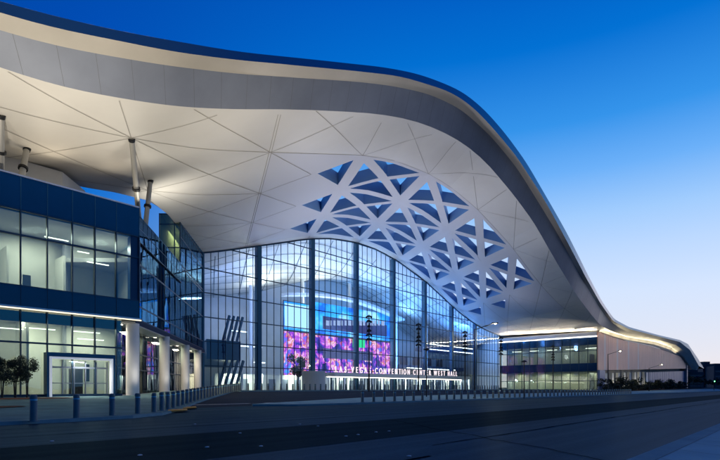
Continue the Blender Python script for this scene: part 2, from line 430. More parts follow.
# joints between the triangular panels, standing 6 mm under the soffit
sm = MB()
def seamline(p, q, w=.09):
    L = math.dist(P(*p)[:2], P(*q)[:2]); n = max(2, int(L/1.5)); prev = None
    dv = (P(*q)-P(*p)).normalized(); nn = Vector((dv.y, -dv.x, 0))*w/2
    for i in range(n+1):
        f = i/n; a = p[0]*(1-f)+q[0]*f; b = p[1]*(1-f)+q[1]*f
        if b < bD(a)+.05 or b > min(bBack(a) if a < 52.3 else 38.2, 38.2) or a < 27 or a > 157: prev = None; continue
        c = SP(a, b, -.03)
        if prev: sm.quad(prev-nn, prev+nn, c+nn, c-nn)
        prev = c
AR = [-14.5] + ROWS
for j, b in enumerate(AR[1:]):
    for a0, a1 in zip(ACOL[:-1], ACOL[1:]):
        if 61 < a0 < 120 and b > -2: continue
        seamline((a0, b), (a1, b))
for a in ACOL:
    for b0, b1 in zip(AR, AR[1:]+[48]):
        if 73 <= a < 121 and b0 >= -2 and b0 < 35: continue
        if abs(a-61.1) < .1:
            seamline((a-.13, b0), (a-.13, b1), .06); seamline((a+.13, b0), (a+.13, b1), .06)
        else: seamline((a, b0), (a, b1))
for a0, a1 in zip(ACOL[:-1], ACOL[1:]):
    for b0, b1 in zip(AR[:-1], AR[1:]):
        if 73 <= a0 < 120 and b0 >= -2: continue
        if 61 <= a0 < 73 and b0 >= -2:
            seamline((a0, b0), (a0+(a1-a0)/2, (b0+b1)/2)); seamline((a0, b1), (a0+(a1-a0)/2, (b0+b1)/2)); continue
        seamline((a0, b0), (a1, b1)); seamline((a0, b1), (a1, b0))
tag(sm.build('panel_joints', M['seam'], so_), kind='stuff')
# --- eave bands -----------------------------------------------------
def band(k0, k1, m, name, i0=0, i1=None):
    mb = MB(); i1 = i1 or len(GA)
    mb.grid([[curve_pt(k0, i) for i in range(i0, i1)], [curve_pt(k1, i) for i in range(i0, i1)]])
    return mb.build(name, m, hall, smooth=True)
iT = int(np.searchsorted(GA, 146))
fas = band('D', 'C', M['fascia'], 'fascia', 0, iT+1); band('D', 'C', M['lip'], 'tail_soffit', iT)
band('C', 'B', M['lip'], 'eave_lip'); band('B', 'A', M['roof'], 'roof_edge')
# upright joints of the fascia sheets
fj = MB()
for i in range(0, len(GA)-1):
    if GA[i] > 150: break
    p, q = curve_pt('D', i), curve_pt('C', i); n = N*.012
    if i % 2 == 0: fj.quad(p+n, p+n+D*.035, q+n+D*.035, q+n)
tag(fj.build('sheet_joints', M['fjoint'], fas), kind='stuff')
# roof skin: from the edge inward, left open over the skylights
rs = MB()
def roofz(a, b):
    return Zs(min(a, 158), b) + 2.65
def edgeA(a): return float(np.interp(a, RC['A'][0], RC['A'][1])), float(np.interp(a, RC['A'][0], RC['A'][2]))
def rstrip(a0, a1, na, b1f, blendto):
    rows = []
    for i in range(na+1):
        a = a0+(a1-a0)*i/na; b0, z0 = edgeA(a); bb = b1f(a)
        r = []
        for j in range(7):
            f = j/6; b = b0+(bb-b0)*f; zt = roofz(a, bb); r.append(P(a, b, z0+(zt-z0)*f))
        rows.append(r)
    rs.grid(rows)
rstrip(26, 61.1, 30, lambda a: bBack(a) if a < 52.3 else 70, 0)
for a0, a1 in zip(allA[:-1], allA[1:]):
    for u, w in cuts(a0, a1): rstrip(u, w, 1, lambda a: ROWS[0], 0)
    rows = [[P(u, ROWS[3]+(80-ROWS[3])*j/6, F(u)+2.05) for j in range(7)] for u in np.linspace(a0, a1, 6)]
    rs.grid(rows)
rows = []
for a in np.linspace(132, 158, 12):
    b0, z0 = edgeA(a); rows.append([P(a, b0+(60-b0)*j/8, z0+(F(a)+2.05-z0)*min(1, j/2)) for j in range(9)])
rs.grid(rows)
# back edge closing face over the office wing
rows = [[SP(a, bBack(a)), P(a, bBack(a), roofz(a, bBack(a)))] for a in np.linspace(26, 52.2, 30)]
rs.grid(rows)
rs.build('roof', M['skin'], hall, smooth=True)

# --- tail of the roof along the right-hand block --------------------
tl = MB(); rows = []
for i in range(len(GA)):
    if RC['A'][0][i] < 150: continue
    a, b, z = RC['D'][0][i], RC['D'][1][i], RC['D'][2][i]
    pa = curve_pt('A', i); pd = P(a, b, z)
    rows.append([pd, P(a, .6, z+.15), P(a, 6, z+.2), P(RC['A'][0][i], 8, pa.z+.8), P(RC['A'][0][i], 2, pa.z+.6), pa])
tl.grid(rows)
tl.v = tl.v
tlo = tl.build('roof_tail', M['lip'], hall, smooth=True)
endc = MB(); r = rows[-1]; e2 = [p for p in r] 
endc.quad(*e2[:3], *e2[3:]); endc.build('roof_end_cap', M['lip'], hall)

# --- atrium glass wall ----------------------------------------------
BG = 37.9
def GP(a, z, off=0.0): return P(a, BG, z) + N*off
posts = [54.1] + [63.5+10.95*i for i in range(7)]
aEnd = 142.0
rowsZ = [5.64+4.49*k for k in range(8)]
bays = list(zip(posts, posts[1:]+[aEnd]))
ZB = .95
for bi, (a0, a1) in enumerate(bays):
    g = MB(); n = 14; top = []
    for i in range(n+1):
        a = a0+(a1-a0)*i/n; top.append(GP(a, F(a)+.02))
    for i in range(n):
        a = a0+(a1-a0)*i/n; a2 = a0+(a1-a0)*(i+1)/n
        g.quad(GP(a, ZB), GP(a2, ZB), top[i+1], top[i])
    go = g.build('glass_bay', G['atrium'], hall)
    m = MB(); k = 8 if bi < 7 else 9
    for i in range(0 if bi == 0 else 1, k):
        a = a0+(a1-a0)*i/k; p = GP(a, 0, .06)
        m.box((p.x, p.y, (ZB+F(a))/2), .09, .20, F(a)-ZB+.02, math.atan2(.743,.669)+math.pi/2*0, 0) if False else m.wall(p-D*.03, p+D*.03, .16, ZB, F(a)+.02)
    m.build('mullion_grid', M['mull'], go)
    t = MB()
    for z in rowsZ:
        # clip the transom where the roof drops below it
        segs = []; st = None
        for i in range(41):
            a = a0+(a1-a0)*i/40
            if F(a) > z+.15:
                if st is None: st = a
                en = a
            elif st is not None: segs.append((st, en)); st = None
        if st is not None: segs.append((st, en))
        for (u, w) in segs:
            if w-u > .2: t.wall(GP(u, 0, .02), GP(w, 0, .02), .14, z-.095, z+.095)
    t.build('transom', M['mull'], go)
for i, a in enumerate(posts):
    w = .95 if i else .35
    m = MB(); m.wall(GP(a, 0, -.35)-D*w/2, GP(a, 0, -.35)+D*w/2, 1.1, ZB, F(a)+.05); m.build('post', M['post'], hall)
# curved head trim
m = MB(); prev = None
for i in range(120):
    a = 54.1+(aEnd-54.1)*i/119; c = GP(a, F(a)-.12, .08)
    if prev is not None: m.bar(prev, c, .3, .28)
    prev = c
m.build('head_trim', M['mull'], hall)

# --- atrium interior --------------------------------------------------
fl = MB(); fl.prism([P(54.1,38.1), P(141.8,38.1), P(150,84), P(50,84)], .3, .94); fl.build('atrium_floor', M['floor'], hall)
ce = MB(); rows = [[P(a, b, F(a) - (0 if b < 40 else 1.2*math.sin((b-40)/44*math.pi) + 1.6*math.sin(a*.11+b*.08))) for b in np.linspace(38.35, 84, 16)] for a in np.linspace(52.4, 142, 60)]
ce.grid(rows); ce.build('atrium_ceiling', M['soffit'], hall, smooth=True)
bw = MB(); bw.wall(P(50,84), P(150,84), .4, .3, 40); bw.wall(P(52.5,40), P(50,84), .4, .3, 30); bw.wall(P(142.4,39), P(150,84), .4, .3, 30)
bw.build('atrium_back_wall', M['white'], hall)
# mezzanine decks with navy fronts, ground storey back wall in warm light
mz = MB(); mz.prism([P(54.6,44), P(60.5,44), P(60.5,83), P(51.5,83)], 7.2, 11.2); mz.build('mezzanine_deck', M['navy'], hall); mz = MB(); mz.prism([P(106,62), P(141,62), P(146,83), P(106,83)], 8.2, 9.6)
mz.build('mezzanine_deck', M['navy'], hall); mz = MB(); mz.prism([P(116,52), P(141,52), P(142,61.9), P(116,61.9)], 14.6, 15.9)
mz.build('mezzanine_deck', M['navy'], hall)
for a in np.arange(57, 141, 4.2): k = MB(); k.tube(P(a, 52.5, .95), P(a, 52.5, 4.8), .3); k.build('lobby_column', M['column'], hall)
gwl = MB()
gwl.wall(P(56,57.2), P(141,57.2), .3, .95, 4.8)
gwl.build('atrium_inner_wall', M['cream'], hall)
for a in np.arange(58, 140, 3.1): gd = MB(); gd.wall(P(a,56.9), P(a+1.5,56.9), .12, .95, 3.7); gd.build('inner_door', M['door'], hall)
# slanted stair flights seen at the left of the atrium
for k in range(4):
    st = MB(); st.bar(P(56.4+k*1.0, 42+k*.3, 1.0), P(58.0+k*1.0, 42.8+k*.3, 7.2), .35, .5); st.build('raking_strut', M['mull'], hall)
for k in range(4):
    st = MB(); st.bar(P(57.4+k*.8, 44, 11.2), P(58.5+k*.8, 44.4, 16.4), .4, .4); st.build('raking_strut', M['navy'], hall)
for a, b_ in ((64,66),(78,70),(92,66),(106,58),(120,60)):
    k = MB(); k.tube(P(a,b_,.95), P(a,b_,F(a)-2.5), .5, n=20); k.build('atrium_column', M['column'], hall)
jl = MB()
def CZ(a, b): return F(a) - (0 if b < 40 else 1.2*math.sin((b-40)/44*math.pi) + 1.6*math.sin(a*.11+b*.08)) - .12
for a in np.arange(56, 140, 6.0):
    prev = None
    for b in np.linspace(41, 83, 12):
        c = P(a, b, CZ(a,b)); 
        if prev: jl.bar(prev, c, .12, .06)
        prev = c
for b in np.arange(44, 83, 6.0):
    prev = None
    for a in np.linspace(54, 141, 40):
        c = P(a, b, CZ(a,b)-.01)
        if prev: jl.bar(prev, c, .12, .06)
        prev = c
tag(jl.build('ceiling_joints', M['mull'], hall), kind='stuff')
for a, b_, z, L_ in ((60,80,17.5,4),(62,70,12.5,5),(112,61.5,8.4,24),(117,51.7,14.5,22),(117,51.7,16.2,22),(66,82,9,3)):
    k = MB(); k.wall(P(a,b_), P(a+L_,b_), .15, z, z+.22); k.build('deck_light_line', M['led'], hall)
for a, b_ in ((108,64),(114,64),(120,64),(126,64),(132,64)):
    k = MB(); k.wall(P(a,b_+8), P(a+3.5,b_+8), .2, 9.7, 13.2); k.build('interior_window', M['navy'], hall)
# --- entrance canopy and drum ------------------------------------------
cn = MB(); cn.wall(GP(76.5,0,2.2), GP(121,0,2.2), 4.0, 4.15, 5.0); cano = cn.build('entrance_canopy', M['coping'], hall)
cl = MB(); cl.wall(GP(77,0,1.2), GP(120.5,0,1.2), .5, 4.02, 4.12); cl.build('canopy_light_strip', M['led'], cano)
dm = MB(); dm.tube(P(74.2,36.0,.95), P(74.2,36.0,5.2), 2.6, n=32); dm.build('entrance_drum', M['white'], hall)
for i in range(22):
    a = 78.5+i*1.9; dd = MB(); dd.wall(GP(a,0,.35), GP(a+1.15,0,.35), .12, 3.9, 4.1); dd.wall(GP(a,0,.35), GP(a+.1,0,.35), .25, .95, 3.9); dd.wall(GP(a+1.05,0,.35), GP(a+1.15,0,.35), .25, .95, 3.9)
    dd.build('door_frame', M['mull'], hall)

# --- office wing (left) -------------------------------------------------
BW = 1.3; aL = 27.0; aR = 49.15
def WP(a, off=0.0): return P(a, BW) + N*off
def wingbox(name, z0, z1, t, m, off=0, a0=aL, a1=aR, par=hall):
    b = MB(); b.wall(WP(a0), WP(a1), t, z0, z1, off=off); return b.build(name, m, par)
wm = [41.6-1.5*k for k in range(10, 0, -1)] + [41.6, 43.1, 44.6, 46.05, 47.5, aR]
# parapet, spandrels, band
par = wingbox('parapet', 16.8, 19.6, .35, G['spandrel']); wingbox('coping', 19.6, 19.72, .5, M['coping'], par=par)
bnd = wingbox('floor_band', 8.46, 10.2, .35, G['spandrel'])
wingbox('soffit_strip', 8.30, 8.45, 1.0, M['coping'], off=.2, par=bnd)
for a0, a1 in zip(wm[:-1], wm[1:]):
    for z0, z1 in ((10.2,16.8), (.75,8.3)):
        if z0 < 1 and a1 > 47.6: a1g = 47.9
        else: a1g = a1
        g = MB(); g.wall(WP(a0), WP(a1g), .04, z0, z1); g.build('window_glass', G['wing'], hall)
mm = MB()
for a in wm:
    mm.wall(WP(a-.03), WP(a+.03), .3, 10.2, 16.8, off=.06); 
    mm.wall(WP(a-.018), WP(a+.018), .05, 16.8, 19.6, off=.19, m=1); mm.wall(WP(a-.015), WP(a+.015), .05, 8.46, 10.2, off=.19)
    if a < 48: mm.wall(WP(a-.03), WP(a+.03), .3, .75, 8.3, off=.06)
for z in (14.6, 16.75, 10.25): mm.wall(WP(aL), WP(aR), .24, z-.07, z+.07, off=.04)
mm.wall(WP(aL), WP(47.9), .24, 5.35, 5.5, off=.04); mm.wall(WP(aL), WP(47.9), .3, .75, .95, off=.04)
mm.build('window_frame', [M['mull'], M['post']], hall)
cr = MB(); cr.wall(WP(48.55,-.3), WP(aR,-.3), .7, 10.2, 16.8); cr.build('corner_pier', M['navy'], hall)
wingbox('glow_strip', 8.2, 8.29, .12, emit('soffit_glow', (1,.88,.62), 1.6), off=.62, par=bnd)  # emissive strip added to give the soffit edge its lit look, not a lamp
# spandrel glass on the upper part of the ground storey
sp = wingbox('floor_band', 7.2, 8.28, .12, G['spandrel'], off=-.18, a1=47.9)

# slabs and rooms
def off_in(a, dist): return WP(a, -dist)
def slab(z0, z1, m, name, dist=12):
    b = MB(); b.prism([off_in(aL,.25), off_in(aR-.15,.25), off_in(aR+1.5,dist), off_in(aL,dist)], z0, z1); return b.build(name, m, hall)
slab(.4, .78, M['floor'], 'room_floor'); slab(8.5, 10.15, M['floor'], 'room_floor'); slab(19.2, 19.5, M['skin'], 'wing_roof')
slab(16.6, 16.78, M['ceil'], 'room_ceiling'); slab(8.0, 8.2, M['ceil'], 'room_ceiling')
rm = MB(); rm.wall(off_in(aL,7), off_in(44.5,7), .2, 10.2, 16.6); rm.wall(off_in(44.5,7), off_in(49.8,7.6), .2, 10.2, 16.6); 
for a in (38.5, 41.7, 45.2): rm.wall(off_in(a,4.5), off_in(a,7), .2, 10.2, 14.6)
rm.wall(off_in(aL,6), off_in(50,6.5), .2, .8, 8.0); rm.wall(off_in(42.5,2.6), off_in(42.5,6), .2, .8, 8)
rm.wall(off_in(aL,11.9), off_in(50.8,11.9), .2, .8, 19.2); rm.wall(off_in(aR+.3,.6), off_in(aR+1.2,11.9), .1, 10.2, 16.6)
rm.build('room_wall', M['cream'], hall)
rd = MB(); rd.wall(off_in(43.0,6.85), off_in(43.5,6.85), .1, 10.2, 12.6); rd.wall(off_in(46.8,8.5), off_in(47.1,8.7), .1, 10.9, 12.6); rd.wall(off_in(47.0,6.2), off_in(47.35,6.2), .1, 2.2, 4)
rd.build('room_door', M['dark'], hall)
def fixture(p, q, label):
    b = MB(); b.bar(p, q, .16, .07); o = b.build('linear_light', M['fix'])
    tag(o, label, 'ceiling light', 'linear ceiling lights in the office wing')
for (a0, a1, di, z) in ((43.1,44.7,3,14.9),(45.6,46.4,4.5,14.6),(45.9,47.6,3.2,13.8)):
    pass
FXT = [((43.5,2.6),(45.0,2.6),15.6,'linear ceiling light upstairs in the left wing, longest and left of the others'),
       ((46.0,4.2),(46.8,4.2),15.2,'short linear ceiling light upstairs near the right end of the left wing'),
       ((46.2,2.4),(47.7,2.4),13.9,'linear ceiling light upstairs right end, hung lower than its neighbour'),
       ((42.4,2.8),(44.2,2.8),7.0,'linear ceiling light downstairs above the lit entrance portal'),
       ((45.6,3.6),(47.4,3.6),7.1,'upper of two linear lights downstairs right of the entrance portal'),
       ((45.6,2.6),(47.4,2.6),6.3,'lower of two linear lights downstairs right of the entrance portal'),
       ((38.8,3.6),(42.6,3.6),6.9,'long linear light downstairs behind the young trees')]
for (p, q, z, l) in FXT:
    u, w = off_in(*p), off_in(*q); u.z = w.z = z; fixture(u, w, l)

# penthouse on the wing roof
ph = MB(); ph.prism([P(34,8), P(42.7,8), P(43.6,12), P(34,12)], 19.5, 23.4); ph.build('rooftop_plant_room', M['white'], hall)
# leaning roof columns
def strut(p, q, r=.27):
    b = MB(); b.tube(p, q, r, r*.9, n=20); o = b.build('roof_column', M['strut'], hall)
    v = (q-p); c = p+v*.45; k = MB(); k.tube(c-v.normalized()*.12, c+v.normalized()*.12, r*1.45, n=20)
    k.build('collar', M['dark'], o); k = MB(); k.tube(q-v.normalized()*.3, q, r*1.1, r*1.25); k.build('collar', M['dark'], o)
def col_to(px0, py0, b0, base):
    a = a_of(px0, b0); strut(base, P(a, b0, Zs(a, b0)+.05))
base = Vector((-24.25,55.0,19.5))
col_to(131.5, 139, -1.8, base); col_to(150.5, 172, 7.6, base+Vector((.1,1.2,0)))
base2 = P(a_of(9, 3.4), 3.4, 19.5)
col_to(1, 133, -.6, base2-D*.6); col_to(27, 147, 5.0, base2+Vector((.6,.5,0)))

# entrance portal of the wing
a0p, a1p = a_of(41.5, BW-.6), a_of(110.5, BW-.6)
ZP = 4.3
def PP(a, off): return WP(a, off)
pt = MB()
pt.wall(PP(a0p,.4), PP(a0p+.14,.4), .9, .6, ZP); pt.wall(PP(a1p-.14,.4), PP(a1p,.4), .9, .6, ZP)
pt.wall(PP(a0p,.4), PP(a1p,.4), .9, ZP, ZP+.35)
pto = pt.build('entrance_portal', M['post'], hall)
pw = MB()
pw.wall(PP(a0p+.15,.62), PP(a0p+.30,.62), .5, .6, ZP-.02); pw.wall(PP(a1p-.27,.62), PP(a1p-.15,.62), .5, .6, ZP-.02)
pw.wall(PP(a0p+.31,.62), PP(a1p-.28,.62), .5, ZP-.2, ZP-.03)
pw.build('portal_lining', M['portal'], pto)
dr = MB(); nd = 5; au = (a1p-a0p-.7)/nd
for i in range(nd+1): a = a0p+.35+au*i; dr.wall(PP(a-.03,.1), PP(a+.03,.1), .12, .6, ZP-.3)
dr.wall(PP(a0p+.35,.1), PP(a1p-.35,.1), .14, 3.3, 3.45); dr.wall(PP(a0p+.35,.12), PP(a1p-.35,.12), .1, 1.9, 1.98)
dro = dr.build('entrance_doors', M['door'], pto)
dk = MB(); dk.wall(PP(a0p+.35+au*1.9,-.9), PP(a0p+.35+au*3.1,-.9), .2, .8, 3.3); dk.build('inner_doorway', M['redstone2'], hall)

# --- return wall beside the forecourt ------------------------------------
def R(s, off=0.0): return Vector((-28.9+.14*s + off, 92-s, 0))
sEnd = 41.2
rw = MB(); rw.wall(R(0), R(sEnd), .05, 8.6, 19.6); rw.wall(R(0), R(19), .05, 19.6, 27.0); rgo = rw.build('return_glass', G['dark'], hall)
rm_ = MB()
s = 0
while s < sEnd+.1:
    zt = 26.9 if s <= 19.1 else 19.6
    rm_.wall(R(s-.03), R(s+.03), .09, 8.6, zt, off=.0); s += 1.58
for z in [8.7]+rowsZ[1:5]+[19.55, 25.6]:
    e = sEnd if z < 19.7 else 19
    rm_.wall(R(0), R(e), .08, z-.09, z+.09, off=.0)
rm_.build('mullion_grid', M['mull'], rgo)
rp = MB(); rp.wall(R(19.2), R(sEnd), .12, 16.8, 19.62, off=-.12); rpo = rp.build('parapet', M['dark'], hall)
rpg = MB(); rpg.wall(R(19.2), R(sEnd), .02, 16.8, 19.6, off=-.21); rpg.build('parapet_glass', G['dark'], rpo)
rpj = MB(); s = 19.2
while s < sEnd: rpj.wall(R(s-.02), R(s+.02), .03, 16.8, 19.6, off=-.235); s += 1.58
for z in (16.85, 18.2, 19.55): rpj.wall(R(19.2), R(sEnd), .034, z-.03, z+.03, off=-.235)
rpj.build('mullion_grid', M['post'], rpo)
# projecting stair box end with green-lit glass
gb = MB(); gb.wall(R(19), R(19,-3.0), .06, 19.6, 27.0); gbo = gb.build('gallery_end_glass', G['green'], hall)
gf = MB()
for z in (19.6, 22.0, 25.4, 26.9): gf.wall(R(19), R(19,-3.0), .16, z-.07, z+.07)
for o in (0, -.8, -3.0): gf.wall(R(18.95,o), R(18.95,o-.1), .2, 19.6, 27)
gf.build('gallery_frame', M['mull'], gbo)
gi = MB(); gi.wall(R(0,-3.0), R(19,-3.0), .2, 8.6, 27.0); gi.prism([R(.2,-.2), R(18.8,-.2), R(18.8,-2.9), R(.2,-2.9)], 26.9, 27.05); gi.build('gallery_wall', M['cream'], hall)
# rear wall / floors behind the return glass
ri = MB(); ri.wall(R(0,-7), R(sEnd,-7), .2, .8, 19.2)
ri.build('return_inner_wall', M['greyw'], hall)
rf = MB()
for z0, z1 in ((8.2, 9.0), (14.3, 14.7)): rf.prism([R(.1,-.2), R(sEnd,-.2), R(sEnd,-7), R(.1,-7)], z0, z1)
rf.prism([R(19,-.2), R(sEnd,-.2), R(sEnd,-12), R(19,-12)], 19.2, 19.5)
rf.build('return_floor_slab', M['ceil'], hall)
rs2 = MB(); rs2.prism([R(0,.35), R(sEnd,.35), R(sEnd,-1.7), R(0,-1.7)], 8.0, 8.55); rso = rs2.build('soffit_strip', M['navym'], hall)
rs3 = MB(); rs3.prism([R(0,.3), R(sEnd,.3), R(sEnd,-1.65), R(0,-1.65)], 7.94, 7.995); rs3.build('ceiling_panel', M['coping'], rso)
# ground storey glass, set back
rg = MB(); rg.wall(R(0,-1.7), R(sEnd-.5,-1.7), .05, .7, 8.0); rgg = rg.build('return_glass', G['wing'], hall)
rk = MB(); s = 0
while s < sEnd-.4: rk.wall(R(s-.03,-1.7), R(s+.03,-1.7), .1, .7, 8.0); s += 1.58
for z in (.8, 3.6, 5.4): rk.wall(R(0,-1.7), R(sEnd-.5,-1.7), .18, z-.06, z+.06)
rk.build('mullion_grid', M['mull'], rgg)
for sx in (41.3-.2, 28.2, 15.6, 5.2):
    p = R(sx, .0); zb = ghp(p)
    c = MB(); c.tube((p.x, p.y, zb-.2), (p.x, p.y, 8.05), .63, n=36); c.build('round_column', M['column'], hall, smooth=False)
    r_ = MB(); r_.tube((p.x+.9, p.y-.9, 7.95), (p.x+.9, p.y-.9, 7.99), .14, n=20) if False else r_.tube((p.x-1.2, p.y, 7.93), (p.x-1.2, p.y, 7.99), .2, n=20); r_.build('downlight', M['led'], hall)

# --- right-hand block ------------------------------------------------------
c0 = Vector((50.4,180,0)); c1 = Vector((74.9,158,0))
def fb(name, z0, z1, t, m, off=0, p=c0, q=c1, par=hall): b = MB(); b.wall(p, q, t, z0, z1, off=off); return b.build(name, m, par)
fb('upper_fascia', 18.2, 19.25, .5, M['coping'], .3)
fb('glow_strip', 17.75, 17.95, .3, M['led'], .35)
fb('floor_band', 15.3, 17.7, .12, G['spandrel'], 0)
fb('floor_band', 6.9, 9.4, .3, G['spandrel'], .05)
rgl = fb('window_glass', 9.4, 15.3, .05, G['wing']); fb('window_glass', .95, 6.9, .05, G['wing'])
b = MB(); L = (c1-c0); nn = 12
for i in range(nn+1):
    p = c0+L*i/nn; d = L.normalized()*.07
    b.wall(p-d, p+d, .3, .95, 17.7, off=.08)
for z in (3.8, 13.4, 9.4, 15.3): b.wall(c0, c1, .2, z-.09, z+.09, off=.04)
b.build('window_frame', M['mull'], rgl)
inn = L.normalized(); back = Vector((inn.y, -inn.x, 0))*-1
b = MB()
q0, q1 = c0-Vector((inn.y,-inn.x,0))*6, c1-Vector((inn.y,-inn.x,0))*6
b.wall(q0, q1, .2, .9, 15.2); b.build('block_inner_wall', M['cream'], hall)
b = MB()
for z0, z1 in ((.5,.93), (6.6,9.3), (15.2,15.5), (19.2,19.5)): b.prism([c0-Vector((inn.y,-inn.x,0))*.3, c1-Vector((inn.y,-inn.x,0))*.3, q1, q0], z0, z1)
b.build('block_floor_slab', M['ceil'], hall)
for i in range(5):
    p = c0+L*(.12+.19*i)-Vector((inn.y,-inn.x,0))*1.6; q = p+L*.1
    k = MB(); k.bar((p.x,p.y,14.3), (q.x,q.y,14.3), .25, .12); tag(k.build('linear_light', M['fix']), nth(i+1)+' linear ceiling light from the left upstairs in the right-hand glass block', 'ceiling light', 'ceiling lights upstairs in the right-hand block')
# side wall following the street, ribbed metal
def SW(px, py, b=.6): a = a_of(px, b); return P(a, b, zof(py, a+b))
topc = [(598,331.5),(612,336.5),(625,340.5),(649,345.5),(668,351.5),(686,358.5)]
botc = [(598,370.2),(686,368.6)]
sw = MB(); n = 75
pxs = []
aA, aB = a_of(598,.6), a_of(686.5,.6)
ta = [a_of(x,.6) for x, y in topc]; tz = [zof(y, a_of(x,.6)+.6) for x, y in topc]
ba = [a_of(x,.6) for x, y in botc]; bz = [zof(y, a_of(x,.6)+.6) for x, y in botc]
# upper zone up to roof underside
ribs = MB()
for i in range(n*2):
    a0 = aA+(aB-aA)*i/(n*2); a1 = aA+(aB-aA)*(i+1)/(n*2); dep = .05 if i % 2 else 0
    z0 = np.interp(a0, ba, bz); z1 = np.interp(a1, ba, bz); t0 = np.interp(a0, ta, tz); t1 = np.interp(a1, ta, tz)
    p, q = P(a0,.6)+N*dep, P(a1,.6)+N*dep; pi, qi = P(a0,.6)-N*.4, P(a1,.6)-N*.4
    ribs.hexa([(p.x,p.y,z0),(q.x,q.y,z1),(qi.x,qi.y,z1),(pi.x,pi.y,z0)], [(p.x,p.y,t0),(q.x,q.y,t1),(qi.x,qi.y,t1),(pi.x,pi.y,t0)], m=(1 if (i//2) % 7 == 3 and i < 60 else 0))
ribs.build('ribbed_wall', [M['rib'], M['rib2']], hall)
up = MB(); rows0, rows1 = [], []
for i in range(40):
    a = aA+(aB-aA)*i/39; zt = np.interp(a, RC['D'][0], RC['D'][2])
    rows0.append(P(a,.3,0)+Vector((0,0,np.interp(a, ta, tz)))); rows1.append(P(a,-.2,0)+Vector((0,0,zt+.1)))
up.grid([rows0, rows1]); up.build('upper_wall_panel', M['lip'], hall)
# recessed base with lit fins, then blue panels
am = a_of(648,.6)
bs = MB(); bs.wall(P(aA,4), P(aB,4), .3, .9, 12.5); bs.build('base_wall', M['greyw'], hall)
for i in range(9):
    a = aA+3+(am-aA-4)*i/8; f = MB(); f.wall(P(a,2.6), P(a+1.6,2.6), .8, 1.0, np.interp(a, ba, bz)-1.0); f.build('lit_fin', M['fin'], hall)
for i in range(22):
    bp = MB()
    a = am+(aB-am)*i/22; a2 = a+(aB-am)/22*.86; zt = np.interp(a, ba, bz)-1.2
    bp.wall(P(a,1.6), P(a2,1.6), .3, 1.2, zt); bp.build('blue_panel', M['bluep'], hall)
ep = MB(); ep.wall(P(aB,.6), P(aB,24), .6, 1, 14.5); ep.prism([P(aB-.8,.1), P(aB+.6,.1), P(aB+.6,1.6), P(aB-.8,1.6)], 1, 15.5); ep.build('end_wall', M['rib2'], hall)
cp = MB(); cp.wall(P(157.3,.4), P(161.5,.4), .7, .9, 7.2); cp.build('corner_pier', M['bluep'], hall)
bt = MB(); bt.prism([P(aA,.5), P(aB,.5), P(aB,6), P(aA,6)], 7.0, 7.2) if False else None
# ground-storey ceiling of the recess
rr = []
for a in np.linspace(aA, aB, 20): z = float(np.interp(a, ba, bz)); rr.append([P(a,.3,z), P(a,5,z)])
b = MB(); b.grid(rr); b.build('recess_ceiling', M['greyw'], hall)

# ================================================================== lights inside and on the building
def area(name, loc, target, w, h, power, col):
    l = bpy.data.lights.new(name, 'AREA'); l.shape = 'RECTANGLE'; l.size = w; l.size_y = h; l.energy = power; l.color = col
    o = bpy.data.objects.new(name, l); C.objects.link(o); o.location = loc
    o.rotation_euler = (Vector(target)-Vector(loc)).to_track_quat('-Z', 'Y').to_euler(); return o
def spot(name, loc, target, power, col, ang=110, size=.3, blend=.9):
    l = bpy.data.lights.new(name, 'SPOT'); l.energy = power; l.color = col; l.spot_size = rad(ang); l.spot_blend = blend; l.shadow_soft_size = size
    o = bpy.data.objects.new(name, l); C.objects.link(o); o.location = loc
    o.rotation_euler = (Vector(target)-Vector(loc)).to_track_quat('-Z', 'Y').to_euler(); return o
WARM = (1,.84,.62); NEUT = (1,.93,.80); COOL = (.55,.72,1); BLUE = (.15,.40,1)
# uplights standing on the wing roof
for a, b, pw in ((31,6,500),(37,5,550),(43,4.5,500),(47.0,5,350)):
    spot('roof_uplight', P(a,b,19.7), P(a,b-4,26), pw, WARM, 155, 1.2)
spot('roof_uplight', P(50.0,9,20.0), P(55,12,27), 2300, NEUT, 155, 1.2)
spot('roof_uplight', P(49.5,3,20.2), P(51,-5,27), 350, NEUT, 140)
spot('ledge_fill', P(134,-6,1.6), P(149,22,20), 9000, (1,.88,.70), 75, .2)  # unseen spot added to widen the warm glow under the right-hand roof
for a in (33,38,43,47):
    p = WP(a,.75); spot('plaza_fill', (p.x,p.y,8.15), (p.x+.4,p.y-.4,0), 260, (1,.86,.62), 110, .1)  # spots added under the band to throw warm pools onto the plaza
# uplights on the right-hand block ledge
nb_ = Vector((inn.y,-inn.x,0))
for f in (.17,.5,.83):
    p = c0+L*f+nb_*.15; l = area('ledge_uplight', (p.x,p.y,19.3), (p.x+nb_.x*1.2,p.y+nb_.y*1.2,21), 10.5, .25, 1300, WARM)
    l.rotation_euler = (Vector((-nb_.x*2.4,-nb_.y*2.4,-1))).to_track_quat('Z','Y').to_euler()
# unseen fill spots added low on the street side to brighten the eave
for a, b, pw in ((28,-22,22000),(36,-21,22000),(44,-20,20000),(52,-22,14000),(62,-21,15000)):
    spot('eave_fill', P(a,b,1.2), P(a+1,-9,26), pw, (1,.90,.75), 60, .15)
for a, pw in ((74,9000),(88,8000),(102,6500),(116,4500)): spot('eave_fill', P(a,-20,1.0), P(a,-9,32), pw, (.90,.90,1), 62, .15)
